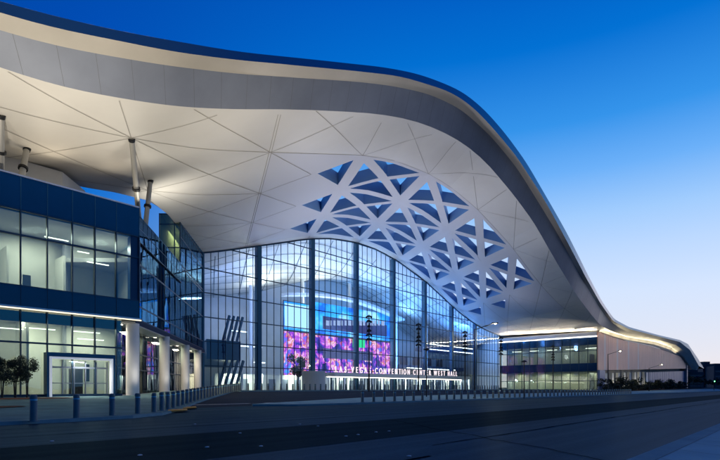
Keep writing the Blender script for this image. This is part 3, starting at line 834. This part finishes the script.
# atrium
for a, pw, col in ((60,2200,(.42,.50,1)),(72,3600,(.62,.70,1)),(84,6500,(.85,.88,1)),(96,5000,(.40,.62,1)),(108,4600,(.18,.46,1)),(120,4200,(.10,.38,1)),(132,2400,(.12,.40,1))):
    area('atrium_uplight', P(a,50,8), P(a,52,30), 6, 6, pw, col)
for a in (62,76,90,104,118,132): area('lobby_downlight', P(a,53,4.7), P(a,56,1.5), 9, 1.5, 1500, (1,.90,.60))
for a, pw in ((68,4200),(82,5200),(96,4200),(112,3000)): area('ceiling_wash', P(a,66,25), P(a,62,40), 5, 5, pw*.55, (1,.88,.70) if a < 90 else (.30,.58,1))
for a in (64,80,96,112,128): area('wall_wash', P(a,46,22), P(a,84,18), 6, 3, 2300, (.42,.54,1) if a < 90 else (.12,.38,1))
# rooms of the wing
for a in (33,38,43,47): 
    p = off_in(a,3.4); area('room_light', (p.x,p.y,16.2), (p.x,p.y,0), 2.5, 2, 520, (1,.97,.86))
    area('room_light', (p.x,p.y,7.8), (p.x,p.y,0), 2.5, 2, 520, (1,.94,.78))
for s_ in (6, 18, 30): 
    p = R(s_,-4); area('room_light', (p.x,p.y,14.1), (p.x,p.y,0), 3, 5, 480, (.6,.9,1)); area('room_light', (p.x,p.y,7.9), (p.x,p.y,0), 3, 5, 900, (1,.93,.7))
    area('room_light', (p.x,p.y,18.9), (p.x,p.y,0), 3, 5, 480, (.5,.85,1))
p = R(10,-2); area('gallery_light', (p.x,p.y,26), (p.x,p.y,0), 2, 8, 420, (1,1,.72))
for sx in (35, 22, 10): p = R(sx,-.7); area('column_light', (p.x,p.y,7.7), (p.x,p.y,0), .8, 3, 500, WARM)
p = (WP(a0p,.7)+WP(a1p,.7))/2; area('portal_light', (p.x,p.y,3.95), (p.x,p.y,0), 3.5, .4, 260, (1,.97,.92))
p = R(sEnd+1.2,1.2); spot('column_uplight', (p.x,p.y,1.0), (R(sEnd).x,R(sEnd).y,6), 480, NEUT, 80, .9)
for sx in (28.2, 15.6): p = R(sx-1.4,1.3); spot('column_uplight', (p.x,p.y-2.4,1.0), (R(sx).x,R(sx).y,6), 480, NEUT, 80, .9)
# right-hand block rooms
for f in (.15,.4,.65,.9):
    p = c0+L*f-Vector((inn.y,-inn.x,0))*3
    area('room_light', (p.x,p.y,14.9), (p.x,p.y,0), 5, 3, 75, (.95,1,.95)); area('room_light', (p.x,p.y,6.4), (p.x,p.y,0), 5, 3, 300, (1,.95,.72))
for i in range(5):
    a = aA+5+(am-aA-4)*i/4; area('fin_light', P(a,-.2,1.4), P(a,3,6), 4, .3, 260, (1,.92,.7))
# gutter lights of the tail
for a in np.arange(162, 250, 9.0):
    z0 = float(np.interp(a-4, RC['D'][0], RC['D'][2])); z1 = float(np.interp(a+4, RC['D'][0], RC['D'][2]))
    p, q = P(a-4,-.35,z0-1.5), P(a+4,-.35,z1-1.5); c = (p+q)/2
    l = area('gutter_light', c, c+N*3+Vector((0,0,2)), .3, .3, 520, (1,.90,.62)); l.data.size = (q-p).length; l.data.size_y = .25
    xax = (q-p).normalized(); zax = -(N*1.2+Vector((0,0,1.1))).normalized(); zax = (zax-xax*zax.dot(xax)).normalized(); yax = zax.cross(xax)
    from mathutils import Matrix
    l.rotation_euler = Matrix((xax, yax, zax)).transposed().to_euler()

# ================================================================== LED screen wall and sign
def screen_mat():
    m = bpy.data.materials.new('led_picture'); m.use_nodes = True; t = m.node_tree; t.nodes.clear()
    o = t.nodes.new('ShaderNodeOutputMaterial'); e = t.nodes.new('ShaderNodeEmission'); e.inputs[1].default_value = 1.7
    tc = t.nodes.new('ShaderNodeTexCoord'); mp = t.nodes.new('ShaderNodeMapping'); mp.inputs['Scale'].default_value = (.30,.30,.26)
    n = t.nodes.new('ShaderNodeTexNoise'); n.inputs['Scale'].default_value = .8; n.inputs['Detail'].default_value = 9; n.inputs['Roughness'].default_value = .68
    vo = t.nodes.new('ShaderNodeTexVoronoi'); vo.distance = 'CHEBYCHEV'; vo.inputs['Scale'].default_value = 2.2
    t.links.new(tc.outputs['Object'], mp.inputs[0]); t.links.new(mp.outputs[0], n.inputs['Vector']); t.links.new(mp.outputs[0], vo.inputs['Vector'])
    sp = t.nodes.new('ShaderNodeSeparateColor'); t.links.new(vo.outputs['Color'], sp.inputs[0])
    am_ = t.nodes.new('ShaderNodeMath'); am_.operation = 'MULTIPLY_ADD'; am_.inputs[1].default_value = .22; t.links.new(sp.outputs[0], am_.inputs[0]); t.links.new(n.outputs['Fac'], am_.inputs[2])
    cr = t.nodes.new('ShaderNodeValToRGB'); r = cr.color_ramp; r.elements[0].position = .40; r.elements[0].color = (.01,.015,.10,1)
    r.elements[1].position = .84; r.elements[1].color = (.05,.35,.8,1)
    for p, c in ((.50,(.05,.03,.34,1)),(.56,(.45,.04,.50,1)),(.61,(.95,.22,.55,1)),(.65,(1,.62,.62,1)),(.69,(.85,.07,.05,1)),(.75,(.20,.10,.75,1))):
        x = r.elements.new(p); x.color = c
    t.links.new(am_.outputs[0], cr.inputs[0])
    t.links.new(cr.outputs[0], e.inputs[0]); t.links.new(e.outputs[0], o.inputs[0]); return m
def sky_screen():
    m = bpy.data.materials.new('led_sky'); m.use_nodes = True; t = m.node_tree; t.nodes.clear()
    o = t.nodes.new('ShaderNodeOutputMaterial'); e = t.nodes.new('ShaderNodeEmission'); e.inputs[1].default_value = 1.7
    tc = t.nodes.new('ShaderNodeTexCoord'); n = t.nodes.new('ShaderNodeTexNoise'); n.inputs['Scale'].default_value = .16; n.inputs['Detail'].default_value = 8
    cr = t.nodes.new('ShaderNodeValToRGB'); r = cr.color_ramp; r.elements[0].position = .38; r.elements[0].color = (.02,.16,.85,1)
    r.elements[1].position = .66; r.elements[1].color = (.55,.85,1,1); x = r.elements.new(.52); x.color = (.06,.50,1,1)
    t.links.new(tc.outputs['Object'], n.inputs['Vector']); t.links.new(n.outputs['Fac'], cr.inputs[0]); t.links.new(cr.outputs[0], e.inputs[0]); t.links.new(e.outputs[0], o.inputs[0]); return m
SB = 58.0
def SQ(mb, x0, y0, x1, y1, front=0.0, m=0):
    """panel on the screen plane between photo columns x0..x1, heights of y0..y1 measured at column x0"""
    a0, a1 = a_of(x0, SB), a_of(x1, SB); Y = a0+SB; z1, z0 = zof(y0, Y), zof(y1, Y)
    mb.wall(P(a0,SB)+N*front, P(a1,SB)+N*front, .12, z0, z1, m)
scr = empty('led_screen', P(a_of(283,SB), SB, 4)); bpy.context.view_layer.update()
tag(scr, 'giant colourful LED video wall glowing behind the atrium glass', 'video screen')
b = MB(); SQ(b, 283, 300, 397, 378); b.build('screen_housing', M['dark'], scr)
b = MB(); SQ(b, 283.5, 301, 314, 329, .2); SQ(b, 315, 302, 396.5, 333, .2); b.build('sky_panel', sky_screen(), scr)
b = MB(); SQ(b, 284, 303, 312, 327, .32); b.build('white_panel', emit('led_white', (.55,.78,1), 1.7), scr)
b = MB(); SQ(b, 283.5, 331, 314, 377, .2); SQ(b, 315, 335, 396.5, 377, .2); b.build('picture_panel', screen_mat(), scr)
b = MB(); SQ(b, 322, 316, 386, 329, .35); SQ(b, 322, 348, 372, 358, .35); b.build('dark_ticker', mat('ticker_dark', (.012,.012,.02), .4, emit=(.05,.03,.10), es=1), scr)
b = MB(); SQ(b, 352, 339, 364, 347, .36); b.build('green_panel', emit('led_green', (.02,.75,.25), 1.4), scr)
b = MB()
for i in range(16):
    x0 = 325+i*3.7; SQ(b, x0, 320.5 - i*.0, x0+1.9+.9*(i%3==0), 325.5, .45)
b.build('ticker_figures', emit('ticker_white', (.7,.75,1), .9), scr)
# curved header above the screen
ah = MB(); prev = None
for i in range(30):
    f = i/29; a = a_of(283,SB)+(a_of(400,SB)-a_of(283,SB))*f; z = 25.3+2.6*math.sin(math.pi*f)-1.5*f
    c = P(a, SB-1.5, z)
    if prev is not None: ah.bar(prev, c, 2.4, .7)
    prev = c
ah.build('curved_header', M['cream'], hall)

# sign letters
sgn = empty('hall_name_sign', GP(79,5.05,3.9)); bpy.context.view_layer.update()
tag(sgn, 'white illuminated letters LAS VEGAS CONVENTION CENTER WEST HALL on the entrance canopy', 'sign')
words = ['LAS', 'VEGAS', 'CONVENTION', 'CENTER', 'WEST', 'HALL']
aS, aE = a_of(334.5, 33.4)-1.82, a_of(457.5, 33.4)-1.82
CW = {'I': .42, 'W': 1.42, 'N': 1.08, 'O': 1.12, 'G': 1.1, 'C': 1.05, 'V': 1.0, 'L': .84, 'E': .92, 'S': .95, 'T': .92, 'A': 1.04, ' ': .62}
tot = sum(CW.get(c, 1) for c in ' '.join(words)); unit = (aE-aS)/tot; ai = aS
for wd in words:
    for ch in wd:
        ch_w = unit*CW.get(ch, 1)
        cu = bpy.data.curves.new('letter_'+ch.lower(), 'FONT'); cu.body = ch; cu.size = 1.95; cu.extrude = .08; cu.offset = .01; cu.align_x = 'CENTER'
        tmp = bpy.data.objects.new('letter', cu); C.objects.link(tmp); bpy.context.view_layer.update()
        me = bpy.data.meshes.new_from_object(tmp.evaluated_get(bpy.context.evaluated_depsgraph_get()))
        bpy.data.objects.remove(tmp); me.materials.clear(); me.materials.append(M['letter'])
        o = bpy.data.objects.new('letter', me); C.objects.link(o); p = GP(ai+ch_w/2, 5.08, 4.0)
        o.parent = sgn; o.matrix_parent_inverse = sgn.matrix_world.inverted()
        o.location = p; o.rotation_euler = (rad(90), 0, math.atan2(D.y, D.x)); o.scale = (.76, 1, 1)
        ai += ch_w
    ai += unit*CW[' ']

# ================================================================== ground
def struct(mb, name, m): o = mb.build(name, m); o['kind'] = 'structure'; return o
g = MB()
avals = list(range(-300, 20, 40)) + list(range(20, 300, 5)) + [340, 420, 560, 800, 1200, 2000, 3200]
bvals = [-3000,-1500,-700,-300,-150,-100,-60,-40,-30,-25,-20]+list(np.arange(-18,16,2))+[20,40,80,150,400,1200,3000]
g.grid([[P(a, b, gh(a, b)-.03) for a in avals] for b in bvals]); struct(g, 'ground', M['desert'])
def sheet(name, m, poly_ab, dz, step=3.0, skirt=0.0, km=None):
    """flat sheet following the ground; poly_ab given as (list of a, b_low(a), b_high(a))"""
    aa, f0, f1 = poly_ab; mb = MB(); rows = []
    for a in aa:
        b0, b1 = f0(a), f1(a); k = 12
        rows.append([P(a, b0+(b1-b0)*j/k, gh(a, b0+(b1-b0)*j/k)+dz) for j in range(k+1)])
    mb.grid(rows)
    if skirt:
        for r in (0, -1):
            mb.grid([[row[r] for row in rows], [row[r]-Vector((0,0,skirt)) for row in rows]], m=1)
        for row in (rows[0], rows[-1]): mb.grid([row, [p-Vector((0,0,skirt)) for p in row]], m=1)
    o = mb.build(name, [m, km or m]); o['kind'] = 'structure'; return o
cst = lambda v: (lambda a: v)
road_a = list(range(-200, 700, 10))
sheet('road', M['asphalt'], (road_a, cst(-52.3), cst(-18)), .0)
sheet('road_dark_band', M['asphalt_dark'], (road_a, cst(-44.6), cst(-38.4)), .006)  # darker band running along the road
drive_a = list(np.arange(50, 330, 3.0))
sheet('driveway', M['asphalt_drive'], (list(np.arange(46, 170, 2.0)), cst(-18), cst(22)), .004)
sheet('gutter', M['concrete'], (road_a[24:], cst(-22.2), cst(-20.9)), .010)
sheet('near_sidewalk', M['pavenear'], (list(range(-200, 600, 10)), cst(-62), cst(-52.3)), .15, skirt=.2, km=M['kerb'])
sheet('near_kerb_top', M['kerb'], (list(range(-200, 600, 10)), cst(-52.75), cst(-52.3)), .156)
# plaza in front of the office wing, its corner curving into the driveway
def kerb_curve(a):   # street-side edge of the plaza
    return float(np.interp(a, [-40, 30, 44, 50, 52, 53, 53.6, 54.1, 55.4, 56.7, 58.3], [-29.5, -29.5, -28.8, -28.0, -27.3, -25.6, -20.5, -14, -4, 4.4, 16]))
def plaza_hi(a): return float(np.interp(a, [-40, 49, 52, 58.3], [1.2, 1.2, 30, 36]))
pa_ = list(np.arange(10, 50, 2.0)) + list(np.arange(50, 58.31, .1))
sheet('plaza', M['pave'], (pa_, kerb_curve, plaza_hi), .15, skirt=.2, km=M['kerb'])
sheet('kerb_top', M['kerb'], (pa_, lambda a: kerb_curve(a)+.0, lambda a: kerb_curve(a)+.45), .156)
# forecourt pavement in front of the atrium and the right-hand block
def fc_lo(a): return 17.0
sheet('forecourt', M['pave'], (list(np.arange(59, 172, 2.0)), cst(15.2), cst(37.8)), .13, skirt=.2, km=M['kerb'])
# island between street and driveway
def isl_lo(a): return float(np.interp(a, [58, 61, 66, 300], [-18.0, -20.0, -20.8, -20.8]))
def isl_hi(a): return float(np.interp(a, [58, 70, 84, 300], [-17.6, -11.5, -9, -9]))
isl_a = list(np.arange(58, 70, .8))+list(np.arange(70, 300, 4))
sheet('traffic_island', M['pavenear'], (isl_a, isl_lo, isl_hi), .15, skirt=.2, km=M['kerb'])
sheet('island_kerb_top', M['kerb'], (isl_a, isl_lo, lambda a: isl_lo(a)+.4), .156)
sheet('right_verge', M['soil'], (list(np.arange(158, 300, 4)), cst(-5), cst(6)), .02)
# paving joints: fine dark lines
pj = MB()
for a in np.arange(-20, 80, 1.35):
    p, q = P(a,-61.8,.1545), P(a,-52.8,.1545); pj.quad(p-D*.012, p+D*.012, q+D*.012, q-D*.012)
for b0 in (-52.75, -55.2, -57.8): 
    p, q = P(-20,b0,.155), P(90,b0,.155); pj.quad(p-N*.012, p+N*.012, q+N*.012, q-N*.012)
for a in np.arange(12, 49, 2.7):
    b0 = kerb_curve(a)+.5; prev = None
    for j in range(8):
        b = b0+(0.6-b0)*j/7; c = P(a, b, gh(a,b)+.1585)
        if prev: pj.quad(prev-D*.02, prev+D*.02, c+D*.02, c-D*.02)
        prev = c
for b0 in np.arange(-26, 0, 3.2):
    for a in np.arange(12, 48, 2): 
        if b0 > kerb_curve(a+2)+.5:
            p, q = P(a,b0,gh(a,b0)+.159), P(a+2,b0,gh(a,b0)+.159); pj.quad(p-N*.02, p+N*.02, q+N*.02, q-N*.02)
o = pj.build('paving_joints', M['joint']); o['kind'] = 'structure'
# road paint
rp_ = MB()
def dash(a0, a1, b, w=.12, dz=.013):
    n = max(1, int((a1-a0)/2))
    for i in range(n):
        u = a0+(a1-a0)*i/n; v = a0+(a1-a0)*(i+1)/n
        p, q = P(u,b,gh(u,b)+dz), P(v,b,gh(v,b)+dz); rp_.quad(p-N*w/2, p+N*w/2, q+N*w/2, q-N*w/2)
for u, v in ((53.5,58.0),(59.2,64.5),(66,73),(75,82)): dash(u, v, -14.6, .8)
for u in range(62, 150, 8): dash(u, u+3.5, 2.0, .12)
o = rp_.build('road_markings', M['paint']); o['kind'] = 'structure'
rc_ = random.Random(11)
ck = MB()
for b0, a0, ln in ((-31,14,60),(-35.2,40,30),(-48.2,20,40),(-26.5,30,45),(-41.5,10,30),(-47,60,50)):
    prev = None; b = b0
    for k in range(int(ln/.7)):
        a = a0+k*.7; b += rc_.uniform(-.06,.06); c = P(a,b,.0125)
        if prev: w = rc_.uniform(.02,.045); ck.quad(prev-N*w, prev+N*w, c+N*w, c-N*w)
        prev = c
for a0 in (20, 33, 47, 62, 80):
    prev = None; a = a0
    for k in range(30):
        b = -52+k*.45; a += rc_.uniform(-.10,.10); c = P(a,b,.0135)
        if prev: ck.quad(prev-D*.025, prev+D*.025, c+D*.025, c-D*.025)
        prev = c
o = ck.build('crack_seal', M['seam2']); o['kind'] = 'structure'
# yellow tactile strips at the dropped kerb
for (px, Y) in ((168, 29.5), (180, 33.5)):
    X = (px-360)/500*Y; a, b = AB(X, Y); t = MB()
    t.prism([P(a,b), P(a+.9,b+.5), P(a+.8,b+2.2), P(a-.1,b+1.8)], gh(a,b)+.10, gh(a,b)+.165)
    o = t.build('tactile_paving', M['tactile']); tag(o, 'orange tactile paving patch at the dropped kerb, '+('the nearer, left one' if px == 168 else 'the farther, right one'), 'tactile paving', 'orange tactile patches at the dropped kerb')
# raised lane markers on the road (small ceramic dots)
dots = [(52,441),(140,455),(195,424),(207,447),(261,446),(346,436),(358,434.5),(376,432),(389,431),(409,456),(318,426),(240,433),(300,424)]
first = None
for i, (px, py) in enumerate(dots):
    Y = 1.49*500/(py-388); X = (px-360)/500*Y
    if first is None:
        k = MB(); k.lathe([(.055,0),(.05,.012),(.03,.02)], 12); first = k.build('lane_marker', M['paint']); o = first
    else: o = first.copy(); C.objects.link(o)
    o.location = (X, Y, .006); tag(o, 'small raised pale lane marker on the road, '+nth(sorted(d[0] for d in dots).index(px)+1)+' from the left', 'lane marker', 'raised lane markers on the road')

# ================================================================== bollards
def make_bollard():
    r = empty('bollard')
    b = MB(); b.lathe([(.21,0),(.21,.02),(.14,.03),(.135,.06),(.135,.86)], 20); b.build('post', M['bollard'], r, True)
    b = MB(); b.lathe([(.139,.86),(.139,.93)], 20); b.build('reflective_band', M['band'], r, True)
    b = MB(); b.lathe([(.135,.93),(.135,1.05),(.12,1.085),(.07,1.11)], 20); b.build('cap', M['bollard'], r, True)
    return r
bo0 = make_bollard(); bt_ = kids(bo0); used = [False]
def put_bollard(x, y, label, group, extra=.15):
    if not used[0]: o = bo0; used[0] = True
    else:
        o = bo0.copy(); C.objects.link(o)
        for ch in bt_: c = ch.copy(); C.objects.link(c); c.parent = o
    o.location = (x, y, ghp((x, y))+extra); tag(o, label, 'bollard', group)
near = [(33.6,20.6),(76.4,22.6),(112,24.6),(137.6,26.4),(153.8,28.2)]
LB = ['leftmost steel bollard at the kerb of the plaza', 'second bollard from the left along the plaza kerb', 'third bollard from the left along the plaza kerb', 'fourth bollard from the left along the plaza kerb, in front of the white round column', 'fifth bollard from the left, where the kerb starts to curve']
for (px, Y), l in zip(near, LB): put_bollard((px-360)/500*Y, Y, l, 'bollards along the kerb of the plaza', .12)
x0, y0 = (161.5-360)/500*30.2, 30.2; x1, y1 = (240-360)/500*74, 74
nb = 26
for i in range(nb):
    f = i/(nb-1); put_bollard(x0+(x1-x0)*f-.6*math.sin(f*math.pi), y0+(y1-y0)*f, nth(i+1)+' bollard, counted from the near kerb corner, of the row curving up to the atrium', 'bollards curving up beside the driveway')
for i in range(66):
    a = 60.0 + i*.92*1.02; p = P(a, 16.0); put_bollard(p.x, p.y, nth(i+1)+' bollard from the left in the long row close to the atrium glass', 'bollards in front of the atrium')
bb = a_of(361.5,-19.6); aI = []
a = bb
while a < 138 and len(aI) < 62: aI.append(a); a += 1.22
for i, a in enumerate(aI):
    p = P(a, -19.9 if a > 62 else -19.2); put_bollard(p.x, p.y, nth(i+1)+' bollard from the left along the street edge of the traffic island', 'bollards along the traffic island')

# ================================================================== lamps and poles
def street_lamp(px, py_top, arm_px, arm_py, Y, label, power=900, col=(1,.86,.55)):
    X = (px-360)/500*Y; zt = zof(py_top, Y); zb = ghp((X, Y)); r = empty('street_lamp', (X, Y, zb)); bpy.context.view_layer.update()
    b = MB(); b.tube((X,Y,zb), (X,Y,zt), .11, .07); b.lathe([(.2,0),(.2,.25),(.12,.3)], 16, c=(X,Y,zb)); b.build('pole', M['dark'], r)
    X2 = (arm_px-360)/500*Y; z2 = zof(arm_py, Y)
    b = MB(); b.tube((X,Y,zt-.1), (X2,Y,z2), .05); b.build('arm', M['dark'], r)
    b = MB(); b.box((X2+.25,Y,z2+.06), .8, .32, .13); h = b.build('lamp_head', M['dark'], r)
    b = MB(); b.lathe([(.13,-.0),(.11,-.09),(.03,-.12)], 14, c=(X2+.3,Y,z2-.005)); b.build('lamp_glass', M['lamp'], h)
    l = bpy.data.lights.new('lamp_light', 'POINT'); l.energy = power; l.color = col; l.shadow_soft_size = .15
    o = bpy.data.objects.new('lamp_light', l); C.objects.link(o); o.location = (X2+.3, Y, z2-.35); o.parent = r; o.matrix_parent_inverse = r.matrix_world.inverted()
    tag(r, label, 'street lamp'); return r
street_lamp(474.5, 329, 493, 323.5, 65, 'tall street lamp with glowing head before the right end of the atrium glass', 500)
street_lamp(608, 354, 619, 351, 112, 'street lamp with arm in front of the pink ribbed wall', 500)
street_lamp(649, 368, 661, 364.5, 165, 'distant street lamp before the far part of the pink wall', 500)
# floodlight masts
PW = {369: 7500, 418.5: 2600, 465: 1300, 501: 700, 553: 120}
def mast(px, Y, zt, label, n=6):
    X = (px-360)/500*Y; zb = ghp((X, Y)); r = empty('floodlight_mast', (X, Y, zb)); bpy.context.view_layer.update()
    b = MB(); b.tube((X,Y,zb), (X,Y,zt), .15, .11); b.lathe([(.3,0),(.3,.1),(.16,.12)], 16, c=(X,Y,zb)); b.build('pole', M['dark'], r)
    for k in range(n):
        z = zt-.3-k*.82
        for s_ in (-1, 1):
            th = k*.7*s_; dx, dy = math.cos(th)*s_*.42, math.sin(th)*.3
            b = MB(); b.tube((X+dx*.3,Y+dy*.3,z+.1), (X+dx*1.25,Y+dy*1.25,z-.25), .14, .2, n=12); b.build('floodlight', M['dark'], r)
    sp = spot('mast_uplight', (X,Y,zt+.4), (X-2,Y-3,zt+20), PW.get(px, 3000), (.93,.9,1), 165, .4); sp.parent = r; sp.matrix_parent_inverse = r.matrix_world.inverted()
    tag(r, label, 'light mast', 'floodlight masts across the forecourt')
for px, l in ((369,'tallest looking floodlight mast, in front of the LED screen'),(418.5,'second floodlight mast, right of the screen'),(465,'third floodlight mast, left of the end post of the atrium'),(501,'fourth floodlight mast, where the atrium meets the right-hand block'),(553,'farthest floodlight mast, before the right-hand block')):
    b_ = 11.5; a = a_of(px, b_); Y = a+b_; mast(px, Y, 14.8, l)
def ped(px, py, Y, label):
    X = (px-360)/500*Y; zb = ghp((X, Y)); zt = zof(py, Y); r = empty('pedestrian_light', (X,Y,zb)); bpy.context.view_layer.update()
    b = MB(); b.tube((X,Y,zb), (X,Y,zt), .08, .06); b.build('pole', M['dark'], r)
    b = MB(); b.lathe([(.1,0),(.42,.06),(.42,.14),(.12,.3)], 18, c=(X,Y,zt-.05)); b.build('lamp_head', M['dark'], r); tag(r, label, 'lamp post')
ped(426.5, 350, 66, 'slim dark lamp post with disc head left of the third mast'); ped(524, 362, 72, 'slim dark lamp post with disc head before the right-hand block')

# ================================================================== planting
def crown(mb, c, rx, rz, n, size, rng, clumps=9):
    cs = []
    for i in range(clumps):
        t = rng.uniform(0, math.tau); rr = rng.uniform(.15, .75); cs.append((c[0]+rx*rr*math.cos(t), c[1]+rx*rr*math.sin(t), c[2]+rng.uniform(-.7,.75)*rz, rng.uniform(.25,.5)))
    for i in range(n):
        k = rng.choice(cs); v = Vector((rng.gauss(0,1), rng.gauss(0,1), rng.gauss(0,1))).normalized()*rng.uniform(.3,1)*k[3]
        p = Vector((k[0]+v.x*rx, k[1]+v.y*rx, k[2]+v.z*rz)); s = size*rng.uniform(.6,1.4)
        u = Vector((rng.gauss(0,1), rng.gauss(0,1), rng.gauss(0,1))).normalized(); w = u.cross(Vector((rng.gauss(0,1),rng.gauss(0,1),rng.gauss(0,1)))).normalized()
        mb.quad(p-u*s, p+w*s*.5, p+u*s, p-w*s*.5, m=rng.randint(0,1))
def tree(px, Y, H, rx, label, group, n=900, size=.09, name='small_tree', stems=3):
    rng = random.Random(int(px*7)); X = (px-360)/500*Y; z = ghp((X, Y))+.15; r = empty(name, (X,Y,z)); bpy.context.view_layer.update()
    b = MB()
    for k in range(stems):
        dx, dy = rng.uniform(-.25,.25)*rx, rng.uniform(-.25,.25)*rx
        m1 = Vector((X+dx*.6, Y+dy*.6, z+H*.35)); b.tube((X+dx*.2,Y+dy*.2,z), m1, .05*H/3.5, .035*H/3.5, n=8)
        for q in range(4): b.tube(m1, m1+Vector((rng.uniform(-.6,.6)*rx, rng.uniform(-.6,.6)*rx, H*rng.uniform(.25,.5))), .025*H/3.5, .008, n=6)
    b.build('trunk', M['trunk'], r)
    c = MB(); crown(c, (X,Y,z+H*.66), rx, H*.34, n, size, rng); c.build('crown', [M['leafd'], M['leafl']], r)
    tag(r, label, 'tree', group)
tree(2, 41, 3.7, 1.1, 'young tree cut off by the left edge of the photo, before the wing', None, 3000, .06)
tree(15.5, 41.5, 3.5, 1.05, 'young dark leafy tree second from the left before the wing', None, 3000, .06)
tree(27, 42, 3.3, 1.0, 'young dark leafy tree next to the lit entrance portal', None, 3000, .06)
pb = MB(); 
def bed(x0, y0, x1, y1, x2, y2, x3, y3):
    q = []
    for px, py in ((x0,y0),(x1,y1),(x2,y2),(x3,y3)):
        Y = 40.0
        for _ in range(20): 
            X = (px-360)/500*Y; Y = (1.5-ghp((X,Y))-.17)*500/(py-388)
        q.append((X, Y))
    return q
for cx, cy, la, lb in ((42.2,-2.7,3.4,1.3),(43.6,-14.0,1.9,1.1)):
    pts = []
    for i in range(20): t = math.tau*i/20; pts.append(P(cx+la*math.cos(t), cy+lb*math.sin(t)))
    pb.quad(*[Vector((p.x,p.y,ghp(p)+.19)) for p in pts])
o = pb.build('planter_bed', M['soil']); o['kind'] = 'structure'
# shrubs and palms along the right-hand wall
rng = random.Random(3)
for i in range(40):
    a = 159+i*2.4; p = P(a+rng.uniform(-1,1), rng.uniform(-3.5,-1)); zz = ghp(p); H = rng.uniform(1.6,3.6) if i % 4 else rng.uniform(3.6,5)
    r = empty('shrub', (p.x,p.y,zz)); bpy.context.view_layer.update()
    c = MB(); crown(c, (p.x,p.y,zz+H*.5), 2.6, H*.5, 520, .30, rng, 8); c.build('foliage', [M['leafd'], M['leafl']], r)
    s_ = MB(); s_.tube((p.x,p.y,zz-.1), (p.x,p.y,zz+H*.6), .1, .05, n=8); s_.build('stem', M['trunk'], r)
    tag(r, nth(i+1)+' dark shrub from the left at the foot of the pink ribbed wall', 'shrub', 'shrubs along the foot of the ribbed wall')
# far buildings at the right edge
FB = [(688,372,704,300,'low dark building just behind the tip of the roof'),(703,364,716,420,'dark distant block with a stepped roof at the right edge'),(714,366,735,400,'distant dark building cut off by the right edge')]
for i, (x0, yt, x1, Y, l) in enumerate(FB):
    r = empty('distant_building', ((x0-360)/500*Y, Y, 1)); bpy.context.view_layer.update()
    b = MB(); X0, X1 = (x0-360)/500*Y, (x1-360)/500*Y; zt = zof(yt, Y)
    b.prism([(X0,Y),(X1,Y),(X1+8,Y+25),(X0+8,Y+25)], .5, zt); b.prism([(X0+3,Y+3),(X0+8,Y+3),(X0+8,Y+9),(X0+3,Y+9)], zt, zt+2.2); b.build('wall', M['farb'], r)
    w = MB(); nz = 4
    for k in range(nz): w.prism([(X0+1,Y-.1),(X1-1,Y-.1),(X1-1,Y-.02),(X0+1,Y-.02)], 2+k*(zt-3)/nz, 2+k*(zt-3)/nz+1.3)
    w.build('window_band', G['spandrel'], r); tag(r, l, 'building')
for i in range(7):
    px = 690+i*5.5; Y = 280+i*9; tree(px, Y, 5+2*rng.random(), 3.0, nth(i+1)+' dark distant tree from the left beyond the end of the hall', 'street trees beyond the hall', 260, .45, 'street_tree', 1)
tree(297, 118, 8.2, 2.6, 'dark indoor tree standing before the LED wall behind the glass', None, 1200, .28, 'indoor_tree', 2)
# green traffic light
X, Y = (714-360)/500*230, 230; r = empty('traffic_light', (X,Y,1)); bpy.context.view_layer.update()
b = MB(); b.tube((X,Y,.5), (X,Y,6), .12); b.build('pole', M['dark'], r); b = MB(); b.box((X,Y-.2,4.9), .4, .3, 1.2); b.build('housing', M['dark'], r)
b = MB(); b.tube((X,Y-.36,4.55), (X,Y-.46,4.55), .16); b.build('green_lens', emit('green_signal', (.1,1,.25), 25), r); tag(r, 'small traffic light glowing green at the far right', 'traffic light')
